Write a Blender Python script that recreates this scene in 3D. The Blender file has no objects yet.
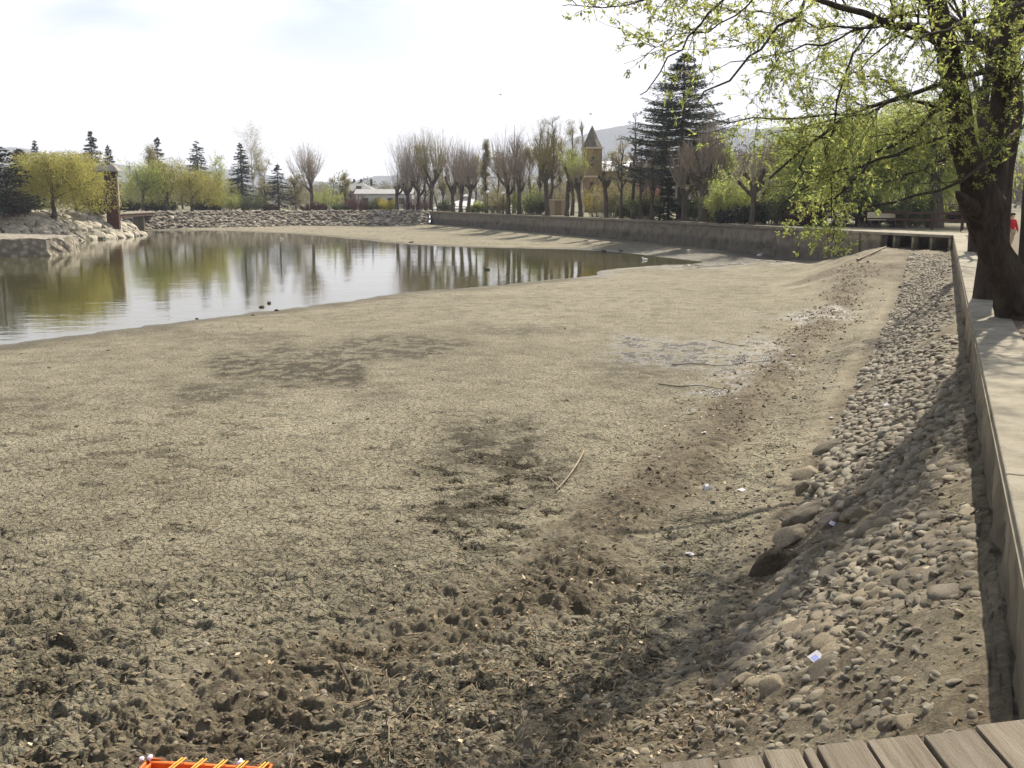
import bpy, math, random
import numpy as np
from mathutils import Vector

random.seed(11)
RS = np.random.default_rng(11)
SC = bpy.context.scene
COL = SC.collection

# ------------------------------------------------------------------ camera
FPX = 1005.0
PITCH = math.atan(184.0 / 1005.0)
SP, CP = math.sin(PITCH), math.cos(PITCH)
CAMZ = 1.6

def ray(px, py):
    v = (384.0 - py) / FPX
    return (px - 512.0) / FPX, CP + v * SP, -SP + v * CP

def on_z(px, py, z):
    a, b, c = ray(px, py)
    t = (z - CAMZ) / c
    return np.array([a * t, b * t, z])

def at_y(px, py, Y):
    a, b, c = ray(px, py)
    t = Y / b
    return np.array([a * t, Y, CAMZ + c * t])

def to_px(p):
    p = np.asarray(p, float)
    x, y, z = p[..., 0], p[..., 1], p[..., 2] - CAMZ
    fw = y * CP - z * SP
    up = y * SP + z * CP
    return 512 + FPX * x / fw, 384 - FPX * up / fw, fw

# ------------------------------------------------------------------ small tools
def tag(o, label=None, cat=None, group=None, kind=None):
    if label: o['label'] = label
    if cat: o['category'] = cat
    if group: o['group'] = group
    if kind: o['kind'] = kind
    return o

def empty(name, loc, rz=0.0):
    o = bpy.data.objects.new(name, None)
    o.empty_display_size = 0.3
    COL.objects.link(o)
    o.location = [float(v) for v in loc]
    o.rotation_euler = (0, 0, rz)
    return o

class Acc:
    """collects vertices, quads, triangles and a tint per vertex, and links them as one mesh object"""
    def __init__(self):
        self.V, self.Q, self.T, self.C, self.n = [], [], [], [], 0

    def add(self, V, Q=None, T=None, C=None):
        V = np.asarray(V, float).reshape(-1, 3)
        if len(V) == 0: return self
        self.V.append(V)
        if Q is not None and len(Q): self.Q.append(np.asarray(Q, np.int64) + self.n)
        if T is not None and len(T): self.T.append(np.asarray(T, np.int64) + self.n)
        if C is None: C = np.ones((len(V), 3))
        C = np.asarray(C, float)
        if C.ndim == 1: C = np.tile(C, (len(V), 1))
        self.C.append(C)
        self.n += len(V)
        return self

    def box(self, lo, hi, C=None, M=None):
        x0, y0, z0 = lo; x1, y1, z1 = hi
        V = np.array([(x0,y0,z0),(x1,y0,z0),(x1,y1,z0),(x0,y1,z0),(x0,y0,z1),(x1,y0,z1),(x1,y1,z1),(x0,y1,z1)], float)
        if M is not None: V = V @ M[0].T + M[1]
        Q = [(0,3,2,1),(4,5,6,7),(0,1,5,4),(1,2,6,5),(2,3,7,6),(3,0,4,7)]
        return self.add(V, Q, None, C)

    def build(self, name, mat, parent=None, smooth=False, extra=None, bevel=0):
        V = np.concatenate(self.V)
        me = bpy.data.meshes.new(name)
        nq = sum(len(q) for q in self.Q); nt = sum(len(t) for t in self.T)
        idx = []
        if nq: idx.append(np.concatenate(self.Q).ravel())
        if nt: idx.append(np.concatenate(self.T).ravel())
        idx = np.concatenate(idx).astype(np.int32)
        me.vertices.add(len(V)); me.vertices.foreach_set('co', V.astype(np.float32).ravel())
        me.loops.add(len(idx)); me.loops.foreach_set('vertex_index', idx)
        me.polygons.add(nq + nt)
        st = np.concatenate([np.arange(nq) * 4, nq * 4 + np.arange(nt) * 3]).astype(np.int32)
        me.polygons.foreach_set('loop_start', st)
        me.polygons.foreach_set('use_smooth', np.full(nq + nt, bool(smooth)))
        C = np.concatenate(self.C)
        a = me.color_attributes.new('tint', 'FLOAT_COLOR', 'POINT')
        a.data.foreach_set('color', np.concatenate([C, np.ones((len(C), 1))], 1).astype(np.float32).ravel())
        me.update(calc_edges=True)
        me.validate()
        me.materials.append(mat)
        o = bpy.data.objects.new(name, me)
        COL.objects.link(o)
        if parent is not None: o.parent = parent
        if bevel:
            b = o.modifiers.new('bevel', 'BEVEL'); b.width = bevel; b.segments = 2; b.limit_method = 'ANGLE'
        return o

# ------------------------------------------------------------------ noise
def _hash(ix, iy, seed):
    h = (ix.astype(np.int64) * 374761393 + iy.astype(np.int64) * 668265263 + seed * 1274126177) & 0xFFFFFFFF
    h = ((h ^ (h >> 13)) * 1274126177) & 0xFFFFFFFF
    h = ((h ^ (h >> 15)) * 2246822519) & 0xFFFFFFFF
    return ((h ^ (h >> 16)) & 0xFFFFFF) / float(0xFFFFFF)

def vnoise(x, y, seed=0):
    ix, iy = np.floor(x), np.floor(y)
    fx, fy = x - ix, y - iy
    ux = fx * fx * fx * (fx * (fx * 6 - 15) + 10); uy = fy * fy * fy * (fy * (fy * 6 - 15) + 10)
    a = _hash(ix, iy, seed); b = _hash(ix + 1, iy, seed); c = _hash(ix, iy + 1, seed); d = _hash(ix + 1, iy + 1, seed)
    return (a * (1 - ux) + b * ux) * (1 - uy) + (c * (1 - ux) + d * ux) * uy

def fbm(x, y, octv=4, seed=0, gain=0.5):
    s = 0; a = 1; tot = 0
    for k in range(octv):
        ca, sa = math.cos(0.6 * k + 0.3), math.sin(0.6 * k + 0.3)
        s = s + a * vnoise((x * ca - y * sa) * 2 ** k + 17.3 * k, (x * sa + y * ca) * 2 ** k - 9.1 * k, seed + k)
        tot += a; a *= gain
    return s / tot

def worley(x, y, seed=0):
    ix, iy = np.floor(x), np.floor(y)
    f1 = np.full(x.shape, 9.0); f2 = np.full(x.shape, 9.0); cid = np.zeros(x.shape)
    for dx in (-1, 0, 1):
        for dy in (-1, 0, 1):
            cx, cy = ix + dx, iy + dy
            px = cx + _hash(cx, cy, seed); py = cy + _hash(cx, cy, seed + 5)
            d = np.hypot(px - x, py - y)
            nearer = d < f1
            f2 = np.where(nearer, f1, np.minimum(f2, d))
            cid = np.where(nearer, _hash(cx, cy, seed + 9), cid)
            f1 = np.where(nearer, d, f1)
    return f1, f2, cid

def sstep(a, b, x):
    t = np.clip((x - a) / (b - a), 0, 1)
    return t * t * (3 - 2 * t)

def poly_sd(x, y, P, closed=True):
    """signed distance to a polygon: negative inside"""
    P = np.asarray(P, float)
    n = len(P)
    d2 = np.full(x.shape, 1e12); ins = np.zeros(x.shape, bool)
    for i in range(n if closed else n - 1):
        a, b = P[i], P[(i + 1) % n]
        e = b - a
        t = np.clip(((x - a[0]) * e[0] + (y - a[1]) * e[1]) / (e @ e), 0, 1)
        d2 = np.minimum(d2, (x - a[0] - t * e[0]) ** 2 + (y - a[1] - t * e[1]) ** 2)
        if closed and a[1] != b[1]:
            c = ((a[1] > y) != (b[1] > y)) & (x < (b[0] - a[0]) * (y - a[1]) / (b[1] - a[1]) + a[0])
            ins ^= c
    d = np.sqrt(d2)
    return np.where(ins, -d, d) if closed else d

# ------------------------------------------------------------------ materials
def new_mat(name):
    m = bpy.data.materials.new(name); m.use_nodes = True
    nt = m.node_tree
    b = nt.nodes['Principled BSDF']
    return m, nt, b

def N(nt, kind, **kw):
    n = nt.nodes.new(kind)
    for k, v in kw.items():
        if k.startswith('i_'):
            n.inputs[k[2:].replace('_', ' ')].default_value = v
        else:
            setattr(n, k, v)
    return n

def coords(nt, scale=(1, 1, 1), space='Object'):
    tc = N(nt, 'ShaderNodeTexCoord')
    mp = N(nt, 'ShaderNodeMapping'); mp.inputs['Scale'].default_value = scale
    nt.links.new(tc.outputs[space], mp.inputs['Vector'])
    return mp.outputs['Vector']

def noise(nt, vec, scale, detail=6, rough=0.6, dist=0.0):
    n = N(nt, 'ShaderNodeTexNoise')
    n.inputs['Scale'].default_value = scale; n.inputs['Detail'].default_value = detail
    n.inputs['Roughness'].default_value = rough; n.inputs['Distortion'].default_value = dist
    nt.links.new(vec, n.inputs['Vector'])
    return n.outputs['Fac']

def ramp(nt, fac, stops):
    r = N(nt, 'ShaderNodeValToRGB')
    e = r.color_ramp.elements
    while len(e) < len(stops): e.new(0.5)
    for k, (p, c) in enumerate(stops):
        e[k].position = p
        e[k].color = (c, c, c, 1) if isinstance(c, (int, float)) else (*c, 1)
    nt.links.new(fac, r.inputs['Fac'])
    return r.outputs['Color']

def mix(nt, a, b, fac, mode='MIX'):
    n = N(nt, 'ShaderNodeMix', data_type='RGBA', blend_type=mode)
    for sock, v in ((n.inputs[0], fac), (n.inputs[6], a), (n.inputs[7], b)):
        if hasattr(v, 'is_linked'): nt.links.new(v, sock)
        elif isinstance(v, (int, float)): sock.default_value = v
        else: sock.default_value = (*v, 1)
    return n.outputs[2]

def bump(nt, h, dist=0.02, strength=1.0, prev=None):
    b = N(nt, 'ShaderNodeBump'); b.inputs['Distance'].default_value = dist; b.inputs['Strength'].default_value = strength
    nt.links.new(h, b.inputs['Height'])
    if prev is not None: nt.links.new(prev, b.inputs['Normal'])
    return b.outputs['Normal']

def tint(nt):
    a = N(nt, 'ShaderNodeVertexColor'); a.layer_name = 'tint'
    return a.outputs['Color']

def M_rough(name, c1, c2, scale=4.0, rough=0.85, bscale=12.0, bdist=0.01, use_tint=True, rnd=0.0, c3=None, stretch=(1, 1, 1), spec=0.3, silt=None):
    """two or three tones mottled by noise, bumped, times the tint of the mesh"""
    m, nt, b = new_mat(name)
    v = coords(nt, stretch)
    st = [(0.32, c1), (0.66, c2)] if c3 is None else [(0.28, c1), (0.5, c2), (0.72, c3)]
    c = ramp(nt, noise(nt, v, scale, 8, 0.65), st)
    if use_tint: c = mix(nt, c, tint(nt), 1.0, 'MULTIPLY')
    if rnd:
        oi = N(nt, 'ShaderNodeObjectInfo')
        c = mix(nt, c, ramp(nt, oi.outputs['Random'], [(0, 1 - rnd), (1, 1 + rnd)]), 1.0, 'MULTIPLY')
    if silt:                                              # old water line: everything below it is stained
        z0, z1, k = silt
        sz = N(nt, 'ShaderNodeSeparateXYZ'); nt.links.new(coords(nt), sz.inputs[0])
        ad = N(nt, 'ShaderNodeMath', operation='MULTIPLY_ADD'); nt.links.new(noise(nt, coords(nt), 1.8, 7, .65), ad.inputs[0]); ad.inputs[1].default_value = .5 * abs(z0); nt.links.new(sz.outputs[2], ad.inputs[2])
        mr = N(nt, 'ShaderNodeMapRange'); nt.links.new(ad.outputs[0], mr.inputs['Value'])
        for kk, vv in zip(('From Min', 'From Max', 'To Min', 'To Max'), (z0 + .25 * abs(z0), z1 + .25 * abs(z0), k, 1.0)): mr.inputs[kk].default_value = vv
        c = mix(nt, c, mr.outputs[0], 1.0, 'MULTIPLY')
    nt.links.new(c, b.inputs['Base Color'])
    b.inputs['Roughness'].default_value = rough
    b.inputs['Specular IOR Level'].default_value = spec
    if bdist: nt.links.new(bump(nt, noise(nt, v, bscale, 8, 0.7), bdist), b.inputs['Normal'])
    return m

def M_leaf(name, col, trans=0.45, tcol=None, rough=0.55):
    m, nt, b = new_mat(name)
    t = tint(nt)
    c = mix(nt, col, t, 1.0, 'MULTIPLY')
    nt.links.new(c, b.inputs['Base Color'])
    b.inputs['Roughness'].default_value = rough
    b.inputs['Specular IOR Level'].default_value = 0.25
    tr = N(nt, 'ShaderNodeBsdfTranslucent')
    nt.links.new(mix(nt, tcol or tuple(min(1, k * 1.5) for k in col), t, 1.0, 'MULTIPLY'), tr.inputs['Color'])
    mx = N(nt, 'ShaderNodeMixShader'); mx.inputs[0].default_value = trans
    out = nt.nodes['Material Output']
    nt.links.new(b.outputs[0], mx.inputs[1]); nt.links.new(tr.outputs[0], mx.inputs[2]); nt.links.new(mx.outputs[0], out.inputs['Surface'])
    return m

def M_plain(name, col, rough=0.6, metallic=0.0, spec=0.4):
    m, nt, b = new_mat(name)
    v = coords(nt)
    c = ramp(nt, noise(nt, v, 9, 5), [(0.3, tuple(k * 0.85 for k in col)), (0.7, tuple(min(1, k * 1.1) for k in col))])
    nt.links.new(c, b.inputs['Base Color'])
    b.inputs['Roughness'].default_value = rough; b.inputs['Metallic'].default_value = metallic
    b.inputs['Specular IOR Level'].default_value = spec
    return m

# ------------------------------------------------------------------ batches of tubes, leaves, stones
def tubes(paths, rad, k=4):
    P = np.asarray(paths, float); R = np.asarray(rad, float)
    M, n, _ = P.shape
    tan = np.gradient(P, axis=1)
    tan /= np.linalg.norm(tan, axis=2, keepdims=True) + 1e-9
    ov = np.abs(P[:, -1] - P[:, 0])
    ref = np.eye(3)[np.argmin(ov, 1)][:, None, :] * np.ones((1, n, 1))
    n1 = np.cross(tan, ref); n1 /= np.linalg.norm(n1, axis=2, keepdims=True) + 1e-9
    n2 = np.cross(tan, n1)
    a = np.arange(k) * 2 * math.pi / k
    V = P[:, :, None, :] + R[:, :, None, None] * (n1[:, :, None, :] * np.cos(a)[None, None, :, None] + n2[:, :, None, :] * np.sin(a)[None, None, :, None])
    base = (np.arange(M) * n * k)[:, None, None] + (np.arange(n - 1) * k)[None, :, None]
    j = np.arange(k)[None, None, :]; j2 = (np.arange(k) + 1) % k
    j2 = j2[None, None, :]
    Q = np.stack([base + j, base + j2, base + k + j2, base + k + j], -1).reshape(-1, 4)
    return V.reshape(-1, 3), Q

def unit(v):
    return v / (np.linalg.norm(v, axis=-1, keepdims=True) + 1e-9)

def leaves(P, D, L, W, rs, flat=0.0):
    """pointed four-cornered leaves at P along D"""
    P = np.asarray(P, float); D = unit(np.asarray(D, float)); M = len(P)
    r = rs.normal(size=(M, 3))
    if flat: r[:, 2] += 0; r = r * (1 - flat) + flat * np.array([0, 0, 1.0])
    S = unit(np.cross(D, r))
    U = np.cross(S, D)
    L = np.broadcast_to(L, (M,))[:, None]; W = np.broadcast_to(W, (M,))[:, None]
    V = np.stack([P, P + D * L * 0.45 + S * W * 0.5 + U * L * 0.06, P + D * L, P + D * L * 0.45 - S * W * 0.5 + U * L * 0.06], 1)
    Q = np.arange(M * 4).reshape(M, 4)
    return V.reshape(-1, 3), Q

def leaf_tint(M, rs, lo=0.65, hi=1.25, hue=0.12, clump=None):
    b = rs.uniform(lo, hi, M)
    if clump is not None: b = b * clump
    h = rs.uniform(-hue, hue, M)
    c = np.stack([b * (1 + h), b, b * (1 - 0.5 * h)], 1)
    return np.repeat(c, 4, 0)

def path_at(paths, i, t):
    n = paths.shape[1]
    f = np.clip(t, 0, 0.9999) * (n - 1)
    k = np.floor(f).astype(int); w = (f - k)[:, None]
    a, b = paths[i, k], paths[i, k + 1]
    return a * (1 - w) + b * w, unit(b - a)

def spawn(paths, rad, n, t0, t1, ang, length, rs, N=5, up=0.0, wig=0.12, rr=0.55, rmin=0.004, taper=0.0, aspread=0.3, endr=0.35):
    M = len(paths)
    i = np.repeat(np.arange(M), n)
    K = len(i)
    t = rs.uniform(t0, t1, K)
    pos, tan = path_at(paths, i, t)
    nr = rad.shape[1]
    r0 = np.maximum(rad[i, np.clip((t * (nr - 1)).astype(int), 0, nr - 1)] * rr, rmin)
    perp = unit(np.cross(tan, rs.normal(size=(K, 3))))
    a = ang * (1 + rs.uniform(-aspread, aspread, K))[:, None]
    d = unit(tan * np.cos(a) + perp * np.sin(a))
    L = length * rs.uniform(0.65, 1.2, K) * (1 - taper * (t - t0) / max(1e-6, t1 - t0))
    out = [pos]
    for s in range(N - 1):
        d = unit(d + np.array([0, 0, up])[None] / N * 2 + rs.normal(size=(K, 3)) * wig)
        pos = pos + d * (L / (N - 1))[:, None]
        out.append(pos)
    P = np.stack(out, 1)
    R = r0[:, None] * np.linspace(1, endr, N)[None]
    return P, np.maximum(R, rmin * 0.5)

def ico(sub):
    t = (1 + 5 ** 0.5) / 2
    V = [(-1,t,0),(1,t,0),(-1,-t,0),(1,-t,0),(0,-1,t),(0,1,t),(0,-1,-t),(0,1,-t),(t,0,-1),(t,0,1),(-t,0,-1),(-t,0,1)]
    F = [(0,11,5),(0,5,1),(0,1,7),(0,7,10),(0,10,11),(1,5,9),(5,11,4),(11,10,2),(10,7,6),(7,1,8),(3,9,4),(3,4,2),(3,2,6),(3,6,8),(3,8,9),(4,9,5),(2,4,11),(6,2,10),(8,6,7),(9,8,1)]
    V = [np.array(v) / np.linalg.norm(v) for v in V]
    for _ in range(sub):
        cache = {}; G = []
        def mid(a, b):
            k = (min(a, b), max(a, b))
            if k not in cache:
                m = V[a] + V[b]; V.append(m / np.linalg.norm(m)); cache[k] = len(V) - 1
            return cache[k]
        for a, b, c in F:
            x, y, z = mid(a, b), mid(b, c), mid(c, a)
            G += [(a, x, z), (b, y, x), (c, z, y), (x, y, z)]
        F = G
    return np.array(V), np.array(F)

def stone_shape(sub, seed, ang=0.0, amp=0.16):
    """a worn stone: a sphere pushed in and out by low waves, a few facets cut"""
    rs = np.random.default_rng(seed)
    V, F = ico(sub)
    d = np.ones(len(V))
    for _ in range(5):
        k = rs.normal(size=3) * 1.6
        d += amp / 2.2 * np.sin(V @ k + rs.uniform(0, 6))
    for _ in range(9):
        k = rs.normal(size=3) * 5
        d += amp / 12 * np.sin(V @ k + rs.uniform(0, 6))
    W = V * d[:, None]
    for _ in range(int(9 * ang)):
        nrm = unit(rs.normal(size=3)); c = rs.uniform(0.55, 0.85)
        over = W @ nrm - c
        W = W - np.where(over > 0, over * 0.85, 0)[:, None] * nrm
    return W, F

def rotz(a):
    c, s = np.cos(a), np.sin(a)
    Z = np.zeros_like(c); O = np.ones_like(c)
    return np.stack([np.stack([c, -s, Z], -1), np.stack([s, c, Z], -1), np.stack([Z, Z, O], -1)], -2)

def scatter(acc, shapes, P, S, A, rs, tintc=None, tilt=0.2):
    """copies of the shapes at P with three half-axes S and heading A, in one mesh"""
    w = rs.integers(0, len(shapes), len(P))
    for k, (V, F) in enumerate(shapes):
        s = np.where(w == k)[0]
        if not len(s): continue
        T = V[None] * S[s][:, None, :]
        R = rotz(A[s])
        tx = rs.normal(size=len(s)) * tilt; ty = rs.normal(size=len(s)) * tilt
        T = np.einsum('mij,mvj->mvi', R, T)
        T[..., 2] += T[..., 0] * tx[:, None] + T[..., 1] * ty[:, None]
        T = T + P[s][:, None, :]
        Fi = F[None] + (np.arange(len(s)) * len(V))[:, None, None]
        C = np.ones((len(s), 3)) if tintc is None else tintc[s]
        acc.add(T.reshape(-1, 3), None, Fi.reshape(-1, 3), np.repeat(C, len(V), 0))
# ================================================================== sky, sun, camera, view
SUN_AZ, SUN_EL = 30.0, 47.5          # azimuth clockwise from the viewing direction (+Y)
w = bpy.data.worlds.new('World'); SC.world = w; w.use_nodes = True
nt = w.node_tree
bg = nt.nodes['Background']
sky = N(nt, 'ShaderNodeTexSky', sky_type='NISHITA')
sky.sun_disc = False; sky.sun_elevation = math.radians(SUN_EL); sky.sun_rotation = math.radians(SUN_AZ)
sky.air_density = 1.2; sky.dust_density = 3.0; sky.ozone_density = 1.0; sky.altitude = 900
# thin high cloud: bright haze low down, torn open towards the zenith
tc = N(nt, 'ShaderNodeTexCoord')
sx = N(nt, 'ShaderNodeSeparateXYZ'); nt.links.new(tc.outputs['Generated'], sx.inputs[0])
mp = N(nt, 'ShaderNodeMapping'); mp.inputs['Scale'].default_value = (1.0, 1.6, 5.0)
mp.inputs['Rotation'].default_value = (0, 0, 0.5)
nt.links.new(tc.outputs['Generated'], mp.inputs['Vector'])
mpg = N(nt, 'ShaderNodeMapping'); mpg.inputs['Scale'].default_value = (.55, 1, 2.2); nt.links.new(tc.outputs['Generated'], mpg.inputs['Vector'])
cl = noise(nt, mp.outputs['Vector'], 2.6, 9, 0.55, 0.6)
low = N(nt, 'ShaderNodeMapRange'); low.interpolation_type = 'SMOOTHSTEP'
for k, v in zip(('From Min', 'From Max', 'To Min', 'To Max'), (0.20, 0.40, 0.86, 0.0)): low.inputs[k].default_value = v
nt.links.new(sx.outputs['Z'], low.inputs['Value'])
sd = N(nt, 'ShaderNodeVectorMath', operation='DOT_PRODUCT'); nt.links.new(tc.outputs['Generated'], sd.inputs[0])
sd.inputs[1].default_value = (math.sin(math.radians(20)), math.cos(math.radians(20)), 0)
nearsun = N(nt, 'ShaderNodeMapRange')
for k, v in zip(('From Min', 'From Max', 'To Min', 'To Max'), (0.72, 0.95, -0.12, 0.25)): nearsun.inputs[k].default_value = v
nt.links.new(sd.outputs['Value'], nearsun.inputs['Value'])
a1 = N(nt, 'ShaderNodeMath', operation='ADD'); nt.links.new(low.outputs[0], a1.inputs[0]); nt.links.new(nearsun.outputs[0], a1.inputs[1])
m1 = N(nt, 'ShaderNodeMath', operation='MULTIPLY_ADD'); nt.links.new(cl, m1.inputs[0]); m1.inputs[1].default_value = 1.3
nt.links.new(a1.outputs[0], m1.inputs[2])
m2 = N(nt, 'ShaderNodeMath', operation='SUBTRACT', use_clamp=True); nt.links.new(m1.outputs[0], m2.inputs[0]); m2.inputs[1].default_value = 0.42
gd = N(nt, 'ShaderNodeVectorMath', operation='DISTANCE'); nt.links.new(mpg.outputs['Vector'], gd.inputs[0])
gx_, gy_, gz_ = ray(255, -8); gl = math.sqrt(gx_ ** 2 + gy_ ** 2 + gz_ ** 2)
gd.inputs[1].default_value = (gx_ / gl * .55, gy_ / gl, gz_ / gl * 2.2)
gap = N(nt, 'ShaderNodeMapRange', interpolation_type='SMOOTHSTEP'); nt.links.new(gd.outputs['Value'], gap.inputs['Value'])
for k, v in zip(('From Min', 'From Max', 'To Min', 'To Max'), (0.03, 0.24, 0.95, 0.0)): gap.inputs[k].default_value = v
gn = N(nt, 'ShaderNodeMath', operation='MULTIPLY'); nt.links.new(gap.outputs[0], gn.inputs[0]); nt.links.new(ramp(nt, cl, [(.35, 1.0), (.62, .25)]), gn.inputs[1])
m3 = N(nt, 'ShaderNodeMath', operation='SUBTRACT', use_clamp=True); nt.links.new(m2.outputs[0], m3.inputs[0]); nt.links.new(gn.outputs[0], m3.inputs[1]); m2 = m3
skyc = mix(nt, sky.outputs[0], (11.8, 11.4, 11.4), m2.outputs[0])
nt.links.new(skyc, bg.inputs['Color'])
bg.inputs['Strength'].default_value = 0.072

sl = bpy.data.lights.new('sun', 'SUN'); sl.energy = 5.0; sl.angle = math.radians(0.55); sl.color = (1.0, 0.92, 0.78)
so = bpy.data.objects.new('sun', sl); COL.objects.link(so)
az, el = math.radians(SUN_AZ), math.radians(SUN_EL)
sdir = Vector((math.sin(az) * math.cos(el), math.cos(az) * math.cos(el), math.sin(el)))
so.rotation_euler = (-sdir).to_track_quat('-Z', 'Y').to_euler(); so.location = (30, 20, 60)

cd = bpy.data.cameras.new('camera'); cd.sensor_width = 36; cd.lens = FPX * 36 / 1024
cd.clip_start = 0.05; cd.clip_end = 20000
co = bpy.data.objects.new('camera', cd); COL.objects.link(co)
co.location = (0, 0, CAMZ); co.rotation_euler = (math.pi / 2 - PITCH, 0, 0)
SC.camera = co
vs = SC.view_settings
vs.view_transform = 'Standard'; vs.look = 'None'; vs.exposure = 1.08; vs.gamma = 1.0; vs.use_curve_mapping = False
SC.cycles.max_bounces = 6; SC.cycles.transparent_max_bounces = 8
SC.cycles.use_denoising = True
SC.cycles.volume_bounces = 0

# ================================================================== plan of the pond (metres; wall tops at z = 0)
TW = math.tan(math.radians(23.0))
U = np.array([math.sin(math.radians(23)), math.cos(math.radians(23))])
NL = np.array([-U[1], U[0]])                       # leftwards, into the pond
W0 = np.array([0.49, 0.0])
def wall_pt(t, d=0.0): return W0 + U * t + NL * d
T_CORNER = 51.2
C1 = wall_pt(T_CORNER)
PIER_A = np.array(on_z(846, 230.2, 0)[:2])
FAR = [on_z(846, 230.2, 0)[:2], on_z(700, 222.3, 0)[:2], on_z(600, 218.0, 0)[:2], on_z(520, 214.8, 0)[:2], on_z(430, 211.2, 0)[:2]]
BANK = [on_z(430, 211.2, 0)[:2], on_z(300, 211.2, 0)[:2], on_z(215, 211.8, 0)[:2], on_z(140, 212.4, 0)[:2]]
BOUND = [wall_pt(-7), C1] + FAR + BANK[1:] + [np.array(p) for p in ((-62, 139), (-92, 138), (-125, 120), (-130, 80), (-110, 30), (-75, -8), (-35, -20), (-12, -18))]
BOUND = np.array(BOUND)
WATER_Z = -2.25
wpx = [(-420, 372), (-60, 350), (0, 343.5), (60, 337), (117, 329.5), (175, 322), (234, 315.5), (300, 307.5), (340, 301.5), (400, 293), (450, 289), (487, 285), (530, 281.5), (575, 277.5), (592, 274.5),
       (606, 270.5), (630, 267.3), (662, 265.2), (705, 264.8), (752, 265.6), (800, 264.5), (750, 261.2), (700, 257.2), (632, 252), (573, 249.4), (495, 247.6), (440, 246), (398, 243.5), (350, 238.5), (300, 234.2), (230, 231.2), (160, 229.8)]
WATERP = np.array([on_z(x, y, WATER_Z)[:2] for x, y in wpx] + [(-62, 134), (-90, 134), (-124, 118), (-128, 80), (-112, 32)])
PENIN = np.array([(-40.2, 108), (-40.2, 103), (-42, 96), (-47, 88), (-58, 81), (-80, 77), (-125, 74), (-126, 128), (-75, 127), (-48, 119), (-41, 114)])

def far_dist(x, y):
    return poly_sd(x, y, [C1] + FAR + BANK[1:], closed=False)

PROF_D = np.array([-6, 0, 0.3, 0.9, 1.75, 2.3, 3.1, 3.5, 3.9, 4.3, 6.5])
PROF_Z = np.array([-.66, -.68, -.80, -1.27, -1.90, -1.98, -2.10, -2.055, -2.075, -2.15, -2.2])
def wall_dt(x, y):
    rx, ry = x - W0[0], y - W0[1]
    return rx * NL[0] + ry * NL[1], rx * U[0] + ry * U[1]

def ground_h(x, y):
    """smooth height of the pond bed, without its clods"""
    s = poly_sd(x, y, WATERP)
    s = s + 1.3 * (fbm(x * 0.35, y * 0.35, 3, 3) - 0.5) + 0.5 * (fbm(x * 1.7, y * 1.7, 3, 4) - 0.5)
    base = WATER_Z + np.clip(0.03 * s, -0.4, 0.035) + np.clip(0.004 * s, 0, 0.07)
    base = base + np.where(s > 0, 1, 0.3) * 0.05 * (fbm(x * 0.12, y * 0.12, 2, 31) - 0.5) * np.clip(s * 0.2, 0, 1)
    fd = far_dist(x, y)
    base = base + 0.38 * np.exp(-(fd / 3.2) ** 2)
    d, t = wall_dt(x, y)
    dw = d + 0.5 * (fbm(t * 0.25, d * 0.25, 2, 21) - 0.5) * sstep(2.0, 3.0, d)
    prof = np.interp(dw, PROF_D, PROF_Z)
    prof = prof - 0.12 * sstep(5.5, 3.0, t) * sstep(1.2, 0.2, d)
    k = sstep(6.0, 4.2, d)
    h = base * (1 - k) + prof * k
    # the bed climbs to the open pier at the far corner
    m = sstep(36, 49, t) * sstep(7.5, 3.0, d)
    h = h + m * np.maximum(0, -0.78 - h)
    return h, s

# ================================================================== pond bed: one sheet, finest where it is nearest
pys = np.concatenate([np.arange(1500, 900, -14), np.arange(900, 790, -4), np.arange(790, 520, -0.9), np.arange(520, 300, -0.8), np.arange(300, 222.2, -0.45)])
pxs = np.concatenate([np.arange(-700, -60, 8), np.arange(-60, 1090, 1.25), np.arange(1090, 1700, 8)])
GX, GY = np.meshgrid(pxs, pys)
a_, b_, c_ = ray(GX, GY)
tt = (-2.2 - CAMZ) / c_
MX, MY = a_ * tt, b_ * tt
MH, MS = ground_h(MX, MY)
MD, MT = wall_dt(MX, MY)

def blob(cx, cy, rx, ry, soft=1.0, warp=0.5, seed=1):
    wx = (fbm(GX * 0.02, GY * 0.05, 4, seed) - 0.5) * warp * 2
    r = np.hypot((GX - cx) / rx, (GY - cy) / ry) + wx
    return sstep(1.0 + 0.25 * soft, 1.0 - 0.55 * soft, r)

wet = np.zeros(MX.shape)  # dark mask: damp stains, and shade painted for pits and small clods
for (cx, cy, rx, ry, s_) in ((285, 372, 92, 20, .62), (370, 352, 110, 15, .5), (500, 333, 70, 8, .35), (215, 395, 70, 12, .45), (250, 338, 70, 6, .3), (30, 405, 90, 8, .3), (640, 372, 60, 22, .38), (390, 392, 40, 12, .3),
                             (490, 452, 70, 34, .62), (470, 510, 58, 26, .6), (545, 478, 50, 28, .4), (400, 585, 120, 40, .22), (590, 590, 80, 30, .4), (520, 330, 120, 5, .25), (100, 330, 120, 5, .35), (760, 262, 70, 5, .5)):
    wet = np.maximum(wet, min(.9, 1.35 * s_) * blob(cx, cy, rx, ry, 1.0, 0.7, int(cx)))
n_lo = fbm(MX * 0.45, MY * 0.45, 5, 41)
rough_m = sstep(12.5, 6.6, MY - 0.05 * MX + 6.0 * (n_lo - 0.5)) * sstep(1.9, 2.6, MD)          # trodden, lumpy mud close by
toe = np.exp(-((MD - 3.75 - 1.1 * (n_lo - 0.5) - 1.2 * sstep(9, 5, MT)) / 0.75) ** 2) * sstep(50, 38, MT)
toe = toe * sstep(0.25, 0.6, toe + 0.5 * fbm(MX * 1.3, MY * 1.3, 4, 8))
grain = sstep(0.36, 0.60, fbm(MX * 4.2, MY * 4.2, 4, 177, .65))
wet = np.clip(wet * (0.35 + 1.0 * grain), 0, 1)
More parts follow.
